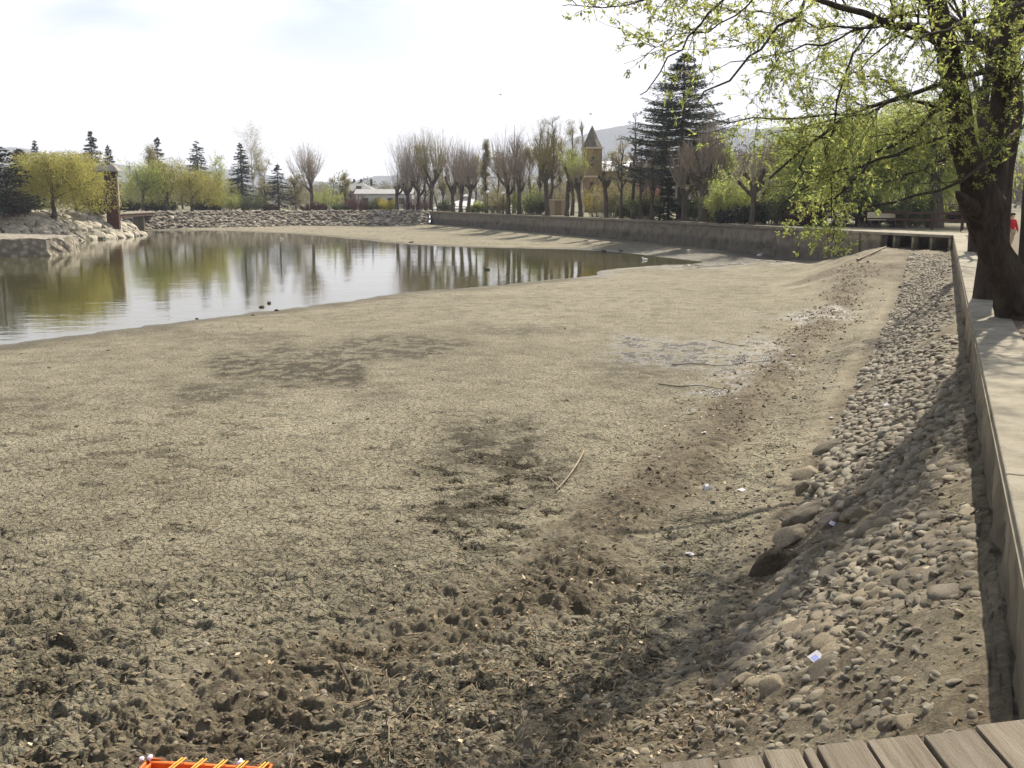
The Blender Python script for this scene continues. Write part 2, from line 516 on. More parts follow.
wet = np.maximum(wet, 0.90 * toe * sstep(.34, .54, fbm(MX * 2.2, MY * 2.2, 4, 377, .6)))
wet = np.maximum(wet, 0.62 * rough_m * sstep(0.45, 0.62, fbm(MX * 1.5, MY * 1.5, 5, 77, .65)))
wet = np.maximum(wet, 0.35 * sstep(0.60, 0.70, fbm(MX * 3.2, MY * 3.2, 4, 277, .6)) * sstep(2.0, 3.0, MD))  # speckle over the whole bed, painted dark as the shade of small clods
shine = np.maximum(1.2 * blob(715, 361, 74, 27, 1.3, 1.6, 5), 0.9 * blob(810, 318, 60, 9, 1, .8, 6)) * sstep(0.36, 0.60, fbm(MX * 3.4, MY * 3.4, 5, 55, .65))
shine = np.maximum(shine, 0.8 * sstep(1.5, 0.1, MS) * sstep(560, 600, GX))
shine = np.maximum(shine, 0.95 * blob(735, 265.5, 125, 3.6, 1, .5, 16) * sstep(.3, .5, fbm(MX * 1.2, MY * .8, 4, 56)))
shine = np.maximum(shine, 0.35 * sstep(0.9, 0.0, MS))
wet = np.maximum(wet, 0.72 * sstep(2.2, 0.2, MS + 1.6 * (fbm(MX * .8, MY * .8, 4, 66) - .5)) * sstep(640, 560, GX))

# clods, heel marks, crumbs and drying cracks
near = sstep(26, 14, MY)
f1, f2, cid = worley(MX * 8.2 + 0.9 * fbm(MX * 2, MY * 2, 2, 5), MY * 8.2 + 0.9 * fbm(MX * 2, MY * 2, 2, 6), 3)
g1, g2, cid2 = worley(MX * 13 + 0.7 * fbm(MX * 6, MY * 6, 2, 15), MY * 13, 8)
on_bed = sstep(1.7, 2.3, MD) * sstep(-0.3, 0.4, MS)
crack = sstep(0.14, 0.0, f2 - f1)
h = np.zeros(MX.shape)
dryplain = on_bed * (1 - rough_m) * (1 - 0.7 * toe)
h += dryplain * near * (-0.012 * crack + 0.010 * (cid - 0.5))
h += on_bed * near * (0.010 * (cid2 - 0.5) * sstep(0.0, 0.12, g2 - g1))
h += on_bed * near * 0.034 * (fbm(MX * 9, MY * 9, 4, 90) - 0.5)
lump = fbm(MX * 2.6, MY * 3.4, 4, 61, 0.5)
h += rough_m * (0.15 * (np.abs(lump - 0.5) * 2) ** 0.8 - 0.05 + 0.05 * (cid - 0.5) * sstep(0, .1, f2 - f1))
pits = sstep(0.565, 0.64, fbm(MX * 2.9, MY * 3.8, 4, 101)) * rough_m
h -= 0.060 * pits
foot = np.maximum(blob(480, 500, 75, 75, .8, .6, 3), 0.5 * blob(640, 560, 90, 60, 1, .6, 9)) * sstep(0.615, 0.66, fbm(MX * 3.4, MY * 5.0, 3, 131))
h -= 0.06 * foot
wet = np.maximum(wet, 0.85 * np.maximum(foot, pits * .65))  # pits painted darker for the shade in them; heel marks darkened as well
scattered = sstep(0.70, 0.75, fbm(MX * 2.3, MY * 4.0, 3, 151)) * dryplain * near
h -= 0.025 * scattered; wet = np.maximum(wet, 0.6 * scattered)
h += toe * (0.10 * (fbm(MX * 2.6, MY * 2.6, 5, 71, .6) - 0.35) + 0.03 * (cid2 - 0.5))
slope = sstep(2.4, 1.8, MD) * sstep(-0.2, 0.05, MD)
h += slope * (0.025 * (cid2 - .5) * sstep(0, .1, g2 - g1) + 0.10 * (fbm(MX * 3.3, MY * 3.3, 5, 81) - 0.5))
gully = np.exp(-((MD - 2.5) / 0.5) ** 2) * 0.05 * (fbm(MT * 0.5, MD * 1.5, 3, 5) - 0.5)
MZ = MH + h + gully
MZ = np.where(MS > 1.5, np.maximum(MZ, WATER_Z + .012), MZ)
brown = np.clip(np.maximum(toe * 0.75, 0.55 * sstep(0.45, 0.6, fbm(MX * .8, MY * .8, 4, 3)) * sstep(7.6, 5.6, MY + .0 * MX) * sstep(-1.5, .5, MX)), 0, 1)
path_tint = np.exp(-((MD - 2.6) / 0.7) ** 2) * sstep(50, 44, MT)
brown = np.maximum(brown, slope * (0.62 + 0.3 * sstep(.4, .6, fbm(MX * 1.5, MY * 1.5, 4, 91))))
mound = sstep(36, 45, MT) * sstep(8, 5.5, MD)
brown = np.maximum(brown, mound * (.45 + .5 * sstep(.4, .6, fbm(MX * .9, MY * .9, 5, 92))))
MZ = MZ + mound * .22 * (fbm(MX * 1.1, MY * 1.1, 5, 93, .6) - .5)

acc = Acc()
ny, nx = MX.shape
ii = np.arange(ny * nx).reshape(ny, nx)
Q = np.stack([ii[:-1, :-1], ii[:-1, 1:], ii[1:, 1:], ii[1:, :-1]], -1).reshape(-1, 4)
acc.add(np.stack([MX, MY, MZ], -1), Q, None, np.stack([wet, brown, np.clip(shine, 0, 1)], -1).reshape(-1, 3))  # wet channel: damp stains plus painted shade of pits and small clods

def M_mud():
    m, nt, b = new_mat('dried pond mud')
    at = tint(nt)
    sp = N(nt, 'ShaderNodeSeparateColor'); nt.links.new(at, sp.inputs[0])
    v = coords(nt)
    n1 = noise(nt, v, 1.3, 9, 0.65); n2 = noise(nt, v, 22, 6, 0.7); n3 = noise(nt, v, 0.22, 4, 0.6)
    dry = ramp(nt, n1, [(0.25, (0.190, 0.167, 0.111)), (0.5, (0.275, 0.245, 0.168)), (0.72, (0.338, 0.305, 0.217))])
    dry = mix(nt, dry, ramp(nt, n3, [(0.3, (0.80, 0.78, 0.74)), (0.7, (1.1, 1.1, 1.1))]), 1.0, 'MULTIPLY')
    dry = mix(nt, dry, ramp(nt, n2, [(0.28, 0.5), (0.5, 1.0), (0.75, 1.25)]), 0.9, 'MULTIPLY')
    dark = ramp(nt, noise(nt, v, 9, 7, 0.7), [(0.3, (0.036, 0.029, 0.016)), (0.7, (0.085, 0.070, 0.040))])
    org = ramp(nt, noise(nt, v, 14, 8, 0.75), [(0.3, (0.040, 0.030, 0.018)), (0.5, (0.100, 0.078, 0.048)), (0.7, (0.205, 0.168, 0.112))])
    # a net of drying cracks at two sizes
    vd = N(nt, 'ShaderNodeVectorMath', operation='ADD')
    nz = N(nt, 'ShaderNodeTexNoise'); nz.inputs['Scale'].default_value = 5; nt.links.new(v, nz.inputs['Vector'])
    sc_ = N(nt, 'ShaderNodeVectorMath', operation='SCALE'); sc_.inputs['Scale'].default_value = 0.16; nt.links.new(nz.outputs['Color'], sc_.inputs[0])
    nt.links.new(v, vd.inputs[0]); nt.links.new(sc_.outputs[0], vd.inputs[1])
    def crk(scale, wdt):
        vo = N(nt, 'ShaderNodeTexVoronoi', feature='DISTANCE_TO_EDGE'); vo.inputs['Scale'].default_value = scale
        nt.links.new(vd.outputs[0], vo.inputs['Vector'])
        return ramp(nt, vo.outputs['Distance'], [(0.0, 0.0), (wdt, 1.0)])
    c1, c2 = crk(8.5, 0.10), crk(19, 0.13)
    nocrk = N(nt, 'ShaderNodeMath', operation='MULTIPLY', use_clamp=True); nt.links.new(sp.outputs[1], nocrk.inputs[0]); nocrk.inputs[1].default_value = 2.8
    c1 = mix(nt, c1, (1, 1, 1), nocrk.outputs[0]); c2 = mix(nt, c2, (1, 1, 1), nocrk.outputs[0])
    dry = mix(nt, dry, ramp(nt, c1, [(0, 0.5), (1, 1.0)]), 0.6, 'MULTIPLY')  # both crack nets darken the colour, for the shade of their depth
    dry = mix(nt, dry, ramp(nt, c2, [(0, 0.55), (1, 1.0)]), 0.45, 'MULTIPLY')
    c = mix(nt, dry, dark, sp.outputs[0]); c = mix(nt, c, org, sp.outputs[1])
    c = mix(nt, c, (0.125, 0.115, 0.092), N_scale(nt, sp.outputs[2], 0.75))
    nt.links.new(c, b.inputs['Base Color'])
    r = N(nt, 'ShaderNodeMapRange'); nt.links.new(sp.outputs[2], r.inputs['Value'])
    r.inputs['To Min'].default_value = 0.93; r.inputs['To Max'].default_value = 0.17
    nt.links.new(r.outputs[0], b.inputs['Roughness'])
    b.inputs['Specular IOR Level'].default_value = 0.3
    bp = bump(nt, noise(nt, v, 38, 8, 0.75), 0.012)
    bp = bump(nt, noise(nt, v, 9, 6, 0.7), 0.06, 1.0, bp)
    bp = bump(nt, c1, 0.022, 1.0, bp)
    bp = bump(nt, c2, 0.010, 0.8, bp)
    nt.links.new(bp, b.inputs['Normal'])
    return m
def N_scale(nt, s, k):
    n = N(nt, 'ShaderNodeMath', operation='MULTIPLY'); nt.links.new(s, n.inputs[0]); n.inputs[1].default_value = k
    return n.outputs[0]
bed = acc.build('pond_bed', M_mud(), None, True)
tag(bed, 'cracked grey brown mud of the drained pond bed', 'pond bed', kind='structure')

def bed_z(x, y):
    """height of the finished bed near a point (bilinear look-up in the sheet)"""
    x = np.atleast_1d(np.asarray(x, float)); y = np.atleast_1d(np.asarray(y, float))
    px, py, _ = to_px(np.stack([x, y, np.full(x.shape, -2.2)], -1))
    i = np.interp(py, pys[::-1], np.arange(len(pys))[::-1]); j = np.interp(px, pxs, np.arange(len(pxs)))
    i0 = np.clip(np.floor(i).astype(int), 0, ny - 2); j0 = np.clip(np.floor(j).astype(int), 0, nx - 2)
    u, v = i - i0, j - j0
    return MZ[i0, j0] * (1 - u) * (1 - v) + MZ[i0 + 1, j0] * u * (1 - v) + MZ[i0, j0 + 1] * (1 - u) * v + MZ[i0 + 1, j0 + 1] * u * v

def bed_hit(px, py):
    """point of the bed under a pixel"""
    z = -2.15
    for _ in range(8):
        p = on_z(px, py, z); z = 0.5 * z + 0.5 * float(bed_z(p[0], p[1])[0])
    p = on_z(px, py, z)
    return np.array([p[0], p[1], float(bed_z(p[0], p[1])[0])])

# ================================================================== water
def M_water():
    m, nt, b = new_mat('murky pond water')
    v = coords(nt, (0.55, 1.0, 1))
    b.inputs['Base Color'].default_value = (0.060, 0.055, 0.020, 1)
    b.inputs['Roughness'].default_value = 0.035; b.inputs['IOR'].default_value = 1.33
    b.inputs['Specular IOR Level'].default_value = 0.62
    bp = bump(nt, noise(nt, v, 1.6, 4, 0.55), 0.012, 0.5)
    bp = bump(nt, noise(nt, v, 0.35, 3, 0.5), 0.02, 0.5, bp)
    nt.links.new(bp, b.inputs['Normal'])
    return m
acc = Acc()
gx, gy = np.meshgrid(np.linspace(-130, 32, 60), np.linspace(-25, 152, 60))
ii = np.arange(3600).reshape(60, 60)
acc.add(np.stack([gx, gy, np.full(gx.shape, WATER_Z)], -1), np.stack([ii[:-1, :-1], ii[:-1, 1:], ii[1:, 1:], ii[1:, :-1]], -1).reshape(-1, 4))
tag(acc.build('water', M_water()), 'still olive water left in the pond', 'water', kind='structure')

# ================================================================== park ground around the pond, one sheet to the horizon
def resample(P, step):
    out = []
    for i in range(len(P)):
        a, b = P[i], P[(i + 1) % len(P)]
        n = max(1, int(np.linalg.norm(b - a) / step))
        out += [a + (b - a) * k / n for k in range(n)]
    return np.array(out)
B = resample(BOUND, 3.0)
cen = np.array([-30.0, 65.0])
rings = [1.004, 1.03, 1.07, 1.13, 1.22, 1.35, 1.55, 1.9, 2.5, 4, 8, 20, 60, 110]
V = []
for k, s in enumerate(rings):
    p = cen + (B - cen) * s
    z = -0.05 + (0.10 * (fbm(p[:, 0] * 0.2, p[:, 1] * 0.2, 3, 7) - 0.5) if 0 < k < 9 else 0) + (0 if s < 4 else -0.3)
    V.append(np.stack([p[:, 0], p[:, 1], np.full(len(p), 0.0) + z], 1))
V = np.concatenate(V); nb = len(B)
Q = []
for k in range(len(rings) - 1):
    i = np.arange(nb); j = (i + 1) % nb
    Q.append(np.stack([k * nb + j, k * nb + i, (k + 1) * nb + i, (k + 1) * nb + j], 1))
def M_ground():
    m, nt, b = new_mat('park ground')
    v = coords(nt)
    g = ramp(nt, noise(nt, v, 3, 8, 0.7), [(0.3, (0.045, 0.062, 0.020)), (0.6, (0.105, 0.120, 0.040))])
    d = ramp(nt, noise(nt, v, 6, 8, 0.7), [(0.3, (0.085, 0.068, 0.042)), (0.65, (0.17, 0.14, 0.092))])
    c = mix(nt, g, d, ramp(nt, noise(nt, v, 0.12, 5, 0.6), [(0.42, 0.0), (0.56, 1.0)]))
    nt.links.new(c, b.inputs['Base Color']); b.inputs['Roughness'].default_value = 0.95
    nt.links.new(bump(nt, noise(nt, v, 8, 8, 0.7), 0.05), b.inputs['Normal'])
    return m
acc = Acc().add(V, np.concatenate(Q))
tag(acc.build('ground', M_ground(), None, True), 'dusty grass and earth of the park round the pond', 'ground', kind='structure')

# sandy path behind the right wall
def strip(pts_l, pts_r, zl, zr, nsub=1):
    L = np.array(pts_l); R = np.array(pts_r); n = len(L)
    V = np.concatenate([np.c_[L, np.full(n, zl)], np.c_[R, np.full(n, zr)]])
    i = np.arange(n - 1)
    return V, np.stack([i, i + n, i + n + 1, i + 1], 1)
ts = np.linspace(-8, 62, 40)
V, Q = strip([wall_pt(t, -0.42) for t in ts], [wall_pt(t, -3.6 - 0.35 * math.sin(t * .7)) for t in ts], -0.012, 0.012)
tag(Acc().add(V, Q[:, ::-1]).build('path', M_rough('path sand', (0.075, 0.056, 0.036), (0.15, 0.12, 0.08), 3, 0.95, 25, 0.02), None, True), 'sandy footpath running beside the right wall', 'path', kind='structure')

# ================================================================== walls
MAT_COPING = M_rough('pale concrete coping', (0.10, 0.088, 0.060), (0.225, 0.20, 0.145), 2.2, 0.9, 30, 0.014, c3=(0.30, 0.27, 0.205))
MAT_CONC = M_rough('stained concrete', (0.085, 0.070, 0.046), (0.25, 0.212, 0.145), 2.2, 0.92, 16, 0.045, c3=(0.35, 0.30, 0.21), stretch=(1, 1, 0.45), silt=(-.55, -.35, .55))
MAT_FARWALL = M_rough('rubble concrete', (0.085, 0.072, 0.054), (0.17, 0.145, 0.108), 1.6, 0.95, 3.5, 0.12, c3=(0.225, 0.19, 0.145), silt=(-1.15, -.85, .62))
def wall_mesh(P, thick, ztop, zbot, step, seed, amp=0.02, rows=10):
    """wall along the plan points P with a worn inner face; the inner face is on the left of travel"""
    Pn = []
    for a, b in zip(P[:-1], P[1:]):
        n = max(1, int(np.linalg.norm(np.array(b) - a) / step))
        Pn += [np.array(a) + (np.array(b) - a) * k / n for k in range(n)]
    Pn.append(np.array(P[-1])); Pn = np.array(Pn)
    tg = unit(np.gradient(Pn, axis=0)); nl = np.stack([-tg[:, 1], tg[:, 0]], 1)
    s = np.concatenate([[0], np.cumsum(np.linalg.norm(np.diff(Pn, axis=0), axis=1))])
    n = len(Pn)
    zs = np.linspace(zbot, ztop, rows)
    S, Z = np.meshgrid(s, zs, indexing='ij')
    off = amp * 2 * (fbm(S * 2.1, Z * 3.5, 5, seed, .6) - 0.62) - amp * 3.0 * sstep(0.60, 0.72, fbm(S * 1.2, Z * 2, 4, seed + 3)) * sstep(ztop - .12, ztop - .4, Z)
    off[:, -1] = np.minimum(off[:, -1], 0) * 0.3
    F = np.concatenate([Pn[:, None, :] + nl[:, None, :] * off[..., None], Z[..., None]], 2)
    back = Pn - nl * thick
    K = np.concatenate([np.c_[back, np.full(n, ztop)][:, None], np.c_[back, np.full(n, zbot)][:, None]], 1)
    G = np.concatenate([F, K], 1); m = rows + 2
    i = np.arange(n - 1)[:, None] * m; j = np.arange(m - 1)[None]
    Q = np.stack([i + j, i + j + 1, i + m + j + 1, i + m + j], -1).reshape(-1, 4)
    return G.reshape(-1, 3), Q[:, ::-1]

def coping_mesh(acc, P, w_in, w_out, z0, z1, seg, gap=0.012, seed=1):
    rs = np.random.default_rng(seed)
    for a, b in zip(P[:-1], P[1:]):
        a = np.array(a); b = np.array(b); L = np.linalg.norm(b - a); t = (b - a) / L; nl = np.array([-t[1], t[0]])
        n = max(1, int(round(L / seg)))
        for k in range(n):
            p = a + t * (L * k / n + gap / 2); q = a + t * (L * (k + 1) / n - gap / 2)
            e = rs.uniform(-0.004, 0.004)
            V = [(*(p + nl * w_in), z0), (*(q + nl * w_in), z0), (*(q - nl * w_out), z0), (*(p - nl * w_out), z0)]
            V += [(x, y, z1 + e) for x, y, _ in V]
            Qd = [(0, 1, 2, 3)[::-1], (4, 5, 6, 7)[::-1], (0, 1, 5, 4)[::-1], (1, 2, 6, 5)[::-1], (2, 3, 7, 6)[::-1], (3, 0, 4, 7)[::-1]]
            acc.add(V, [q_[::-1] for q_ in Qd], None, np.full(3, rs.uniform(0.92, 1.06)))
rw = empty('retaining_wall', (0, 0, 0))
tag(rw, 'concrete retaining wall with pale flat coping along the right bank of cobbles', 'wall')
Pr = [wall_pt(-7), wall_pt(5), wall_pt(20), wall_pt(T_CORNER)]
V, Q = wall_mesh(Pr, 0.44, -0.062, -1.5, 0.07, 5, 0.034, 18)
Acc().add(V, Q).build('wall', MAT_CONC, rw, True)
ac = Acc(); coping_mesh(ac, [wall_pt(-7, .0), wall_pt(T_CORNER + .2, .0)], 0.008, 0.50, -0.06, 0.0, 2.6, 0.012)
ac.build('coping', MAT_COPING, rw, False, bevel=0.012)
ac = None

fw = empty('retaining_wall', (0, 0, 0))
tag(fw, 'long dark rubble retaining wall along the far side of the pond', 'wall')
Pf = [FAR[0], FAR[1], FAR[2], FAR[3], FAR[4]]
V, Q = wall_mesh(Pf, 0.5, -0.20, -3.0, 0.30, 9, 0.07, 14)
Acc().add(V, Q).build('wall', MAT_FARWALL, fw, True)
ac = Acc(); coping_mesh(ac, Pf, 0.10, 0.6, -0.195, 0.0, 4.0, 0.03, 3)
ac.build('coping', M_rough('weathered coping', (0.10, 0.085, 0.06), (0.20, 0.17, 0.12), 3, 0.9, 12, 0.01), fw)

# open pier at the far corner: slab on posts before a recessed wall
pier = empty('pier', (0, 0, 0))
tag(pier, 'concrete walkway slab on square posts over a dark recess at the far corner', 'pier')
pa, pb = C1, FAR[0]
pt = unit(pb - pa); pl = np.array([-pt[1], pt[0]]); Lp = np.linalg.norm(pb - pa)
Mrot = (np.array([[pt[0], pl[0], 0], [pt[1], pl[1], 0], [0, 0, 1.0]]), np.array([pa[0], pa[1], 0]))
Acc().box((0.05, -2.6, -0.14), (Lp - 0.02, 0.14, -0.004), None, Mrot).build('slab', MAT_COPING, pier, bevel=0.02)
Acc().box((0.05, -2.9, -2.6), (Lp - 0.02, -2.62, -0.02), None, Mrot).build('back_wall', MAT_CONC, pier)
solid = Acc(); solid.box((Lp * 0.62, -0.12, -2.9), (Lp * 0.835, 0.02, -0.142), None, Mrot); solid.box((Lp * 0.865, -0.12, -2.9), (Lp - 0.03, 0.02, -0.142), None, Mrot)
solid.build('infill_wall', MAT_CONC, pier)
for f in (0.015, 0.17, 0.33, 0.50, 0.62, 0.85):
    Acc().box((Lp * f, -0.30, -2.9), (Lp * f + 0.17, 0.02, -0.142), None, Mrot).build('post', MAT_CONC, pier, bevel=0.02)

# ================================================================== boardwalk under the viewer's feet
MAT_WOOD = M_rough('weathered boards', (0.078, 0.062, 0.043), (0.175, 0.148, 0.108), 4.0, 0.85, 30, 0.010, stretch=(7, 0.35, 7), c3=(0.235, 0.21, 0.165))
bw = empty('boardwalk', (0, 0, 0))
tag(bw, 'weathered grey plank boardwalk in the near right corner', 'boardwalk')
ea, eb = np.array([0.51, 2.665]), np.array([1.73, 2.93])
def edge_y(x): return ea[1] + (x - ea[0]) * (eb[1] - ea[1]) / (eb[0] - ea[0])
ac = Acc(); rs = np.random.default_rng(4)
seams = [1.66, 1.43, 1.246, 1.065, 0.90, 0.855, 0.735, 0.59, 0.42, 0.25, 0.07, -0.1, -0.28, -0.46, -0.64, -0.82, -1.0, -1.2, -1.4, -1.6, -1.8, -2.0]
for k in range(len(seams) - 1):
    x1, x0 = seams[k] - 0.007, seams[k + 1] + 0.007
    x1 = min(x1, 1.69)
    g = rs.uniform(-0.012, 0.012); z = rs.uniform(-0.006, 0.004)
    y1a, y1b = edge_y(x0) + g, edge_y(x1) + g
    if k in (4, 5): y1a += 0.02 * (k - 5) + 0.015
    ys0 = -8.0
    V = [(x0, ys0, z - .045), (x1, ys0, z - .045), (x1, y1b, z - .045), (x0, y1a, z - .045), (x0, ys0, z), (x1, ys0, z), (x1, y1b, z), (x0, y1a, z)]
    ac.add(V, [(0,3,2,1),(4,5,6,7),(0,1,5,4),(1,2,6,5),(2,3,7,6),(3,0,4,7)], None, np.array([1, .97, .94]) * rs.uniform(.78, 1.12))
ac.build('decking', MAT_WOOD, bw, bevel=0.006)
ac = Acc()
for x in (-1.6, -0.3, 0.6, 1.5):
    ac.box((x - .05, -8, -.23), (x + .05, edge_y(x) - .16, -.052))
ac.build('joist', MAT_WOOD, bw)
# ================================================================== cobbles of the right bank
def M_stone(name, rnd):
    m, nt, b = new_mat(name)
    v = coords(nt)
    c = ramp(nt, noise(nt, v, 7, 7, 0.6), [(0.3, (0.125, 0.106, 0.076)), (0.5, (0.195, 0.170, 0.124)), (0.72, (0.27, 0.238, 0.178))])
    c = mix(nt, c, ramp(nt, noise(nt, v, 55, 4, 0.7), [(0.3, 0.8), (0.7, 1.15)]), 0.7, 'MULTIPLY')
    c = mix(nt, c, tint(nt), 1.0, 'MULTIPLY')
    if rnd:
        oi = N(nt, 'ShaderNodeObjectInfo')
        c = mix(nt, c, ramp(nt, oi.outputs['Random'], [(0, (0.55, 0.53, 0.50)), (0.3, (0.85, 0.83, 0.85)), (0.6, (1.05, 0.98, 0.86)), (0.9, (1.25, 1.2, 1.1)), (1, (1.7, 1.66, 1.55))]), 1.0, 'MULTIPLY')
    # settled dirt on the flanks and in the dips
    dirt = ramp(nt, noise(nt, v, 10, 8, 0.7), [(0.45, 0.0), (0.65, 0.75)])
    c = mix(nt, c, (0.105, 0.084, 0.054), dirt)
    nt.links.new(c, b.inputs['Base Color']); b.inputs['Roughness'].default_value = 0.82
    b.inputs['Specular IOR Level'].default_value = 0.3
    nt.links.new(bump(nt, noise(nt, v, 45, 6, 0.7), 0.004), b.inputs['Normal'])
    return m
MAT_COB1 = M_stone('river cobble', True)
MAT_COB2 = M_stone('cobble paving', False)

rs = np.random.default_rng(21)
c_pos, c_rad = [], []
cell = 0.112
for i in range(int(2.0 / cell)):
    for j in range(int(2.2 / cell), int(49 / cell)):
        sdist = (i + 0.5 + rs.uniform(-.38, .38)) * cell + 0.10
        t = (j + (0.5 if i % 2 else 0) + rs.uniform(-.38, .38)) * cell
        d = sdist * 0.87
        if d > 1.86 + 0.12 * math.sin(t * 1.7) + 0.08 * math.sin(t * 5.1): continue
        c_pos.append((d, t)); c_rad.append(rs.uniform(.045, .074) * (1.0 + 0.5 * (rs.random() < .16) + .45 * (d > 1.5) * rs.random()))
c_pos = np.array(c_pos); c_rad = np.array(c_rad)
cover = fbm(c_pos[:, 1] * 0.75, c_pos[:, 0] * 1.1, 4, 301)
cover = cover + 0.06 * sstep(6.2, 4.6, c_pos[:, 1]) * sstep(1.3, 0.6, c_pos[:, 0]) + 0.06 * sstep(0.45, .15, c_pos[:, 0]) + 0.05 * sstep(9, 18, c_pos[:, 1]) * sstep(1.7, 1.2, c_pos[:, 0])
keep = cover < 0.69
c_pos, c_rad, cover = c_pos[keep], c_rad[keep], cover[keep]
XY = W0 + U * c_pos[:, 1:2] + NL * c_pos[:, 0:1]
Z = bed_z(XY[:, 0], XY[:, 1])
sink = np.where(cover > 0.49, 1.12, 0.72) * rs.uniform(.4, 1.2, len(Z)) - 0.12
S = np.stack([c_rad * rs.uniform(1.0, 1.55, len(Z)), c_rad * rs.uniform(.8, 1.05, len(Z)), c_rad * rs.uniform(.42, .68, len(Z))], 1)
P = np.c_[XY, Z - S[:, 2] * sink]
A = math.radians(67) + rs.normal(size=len(Z)) * 0.5 + math.radians(-23) 
px, py, fwd = to_px(P)
vis = (px > -10) & (px < 1034) & (py < 790) & (py > 150)
scr = np.where(vis, c_rad / fwd, 0)
order = np.argsort(-scr)
NIND = 276
near_i, far_i = order[:NIND], order[NIND:]
shapes_hi = [stone_shape(3, 500 + k, (0.1, 0.5, 0.9)[k % 3], 0.22) for k in range(9)]
base_me = []
for k, (V, F) in enumerate(shapes_hi):
    o = Acc().add(V, None, F).build('cobblestone', MAT_COB1, None, True)
    base_me.append(o.data); bpy.data.objects.remove(o)
slope_n = Vector((-NL[0] * -0.55, -NL[1] * -0.55, 1)).normalized()
def place_stone(name, me, p, s, ang, label, cat, group=None, tilt=0.12):
    o = bpy.data.objects.new(name, me); COL.objects.link(o)
    q = Vector((0, 0, 1)).rotation_difference(Vector((NL[0] * .5 * (1 if tilt else 0) + rs.normal() * tilt, NL[1] * .5 * (1 if tilt else 0) + rs.normal() * tilt, 1)).normalized())
    from mathutils import Quaternion
    o.rotation_mode = 'QUATERNION'
    o.rotation_quaternion = q @ Quaternion((0, 0, 1), float(ang))
    o.location = [float(v) for v in p]; o.scale = [float(v) for v in s]
    return tag(o, label, cat, group)
for i in near_i:
    place_stone('cobblestone', base_me[rs.integers(0, 9)], P[i], S[i], A[i], 'rounded grey cobblestone bedded in the dirt of the sloping bank beside the wall', 'cobblestone', 'cobblestones of the near bank')
ac = Acc()
big = far_i[:2200]; small = far_i[2200:]
sh2 = [stone_shape(2, 520 + k, 0.3, 0.18) for k in range(6)]; sh1 = [stone_shape(1, 540 + k, 0.2, 0.15) for k in range(6)]
def stone_tint(n):
    b = rs.choice([.62, .85, 1.0, 1.15, 1.3], n, p=[.15, .25, .3, .2, .1]) * rs.uniform(.92, 1.08, n); h = rs.uniform(-.05, .06, n)
    return np.stack([b * (1 + h), b, b * (1 - h)], 1)
scatter(ac, sh2, P[big], S[big], A[big], rs, stone_tint(len(big)), 0.15)
scatter(ac, sh1, P[small], S[small], A[small], rs, stone_tint(len(small)), 0.15)
tag(ac.build('cobbles', MAT_COB2, None, True), 'cobbled slope running on along the right wall into the distance', 'cobbles', kind='stuff')

# large boulders along the foot of the bank
for (x, y, wpx_, fl, ang, lab) in (
    (803, 494, 24, .75, .3, 'small round boulder topmost of the pale boulders at the foot of the bank'),
    (803, 520, 42, .45, .1, 'long pale boulder in the middle of the cluster at the foot of the bank'),
    (793, 541, 44, .42, -.15, 'large smooth tan boulder just above the dark muddy clump'),
    (770, 571, 48, .60, -.35, 'dark boulder caked in brown mud, lowest of the boulder cluster'),
    (856, 520, 36, .6, -.4, 'broad pale boulder up the slope from the boulder cluster'),
    (831, 526, 26, .6, .2, 'squat grey boulder wedged right of the boulder cluster'),
    (826, 452, 30, .45, .1, 'flat slab stone on the cobbled edge where the track bends'),
    (806, 477, 36, .35, .3, 'thin angular slab tilted out of the cobbled edge'),
    (773, 690, 36, .5, .3, 'flat pale boulder half buried at the lower end of the bank'),
    (744, 683, 30, .5, .2, 'rounded boulder lying left of the flat pale boulder low on the bank'),
    (742, 727, 18, .6, .5, 'small pale boulder above the corner of the boardwalk'),
    (887, 731, 26, .6, .1, 'oval pale boulder lying close to the plank edge'),
):
    p = bed_hit(x, y); _, _, f = to_px(p); r = wpx_ / 2 / FPX * f
    me = base_me[(x * 7 + y) % 9]
    if 'caked' in lab:
        V, F = stone_shape(3, 77, 0.1, 0.22)
        o = Acc().add(V, None, F).build('boulder', M_rough('mud caked stone', (0.08, 0.062, 0.038), (0.17, 0.135, 0.085), 5, 0.95, 14, 0.10), None, True); me = o.data; bpy.data.objects.remove(o)
    place_stone('boulder', me, p + np.array([0, 0, r * fl * .42]), (r, r * .72, r * fl), ang, lab, 'boulder', None, 0.06)

# ================================================================== crumbs of mud, pebbles, leaf litter
def band_points(n, d_mu, d_sig, t0, t1, pw=1.6):
    t = t0 + (t1 - t0) * rs.random(n) ** pw
    d = d_mu + rs.normal(size=n) * d_sig
    xy = W0 + U * t[:, None] + NL * d[:, None]
    return xy
def px_points(n, x0, x1, y0, y1, pw=1.0):
    x = rs.uniform(x0, x1, n); y = y0 + (y1 - y0) * rs.random(n) ** pw
    a, b, c = ray(x, y); t = (-2.16 - CAMZ) / c
    return np.stack([a * t, b * t], 1)
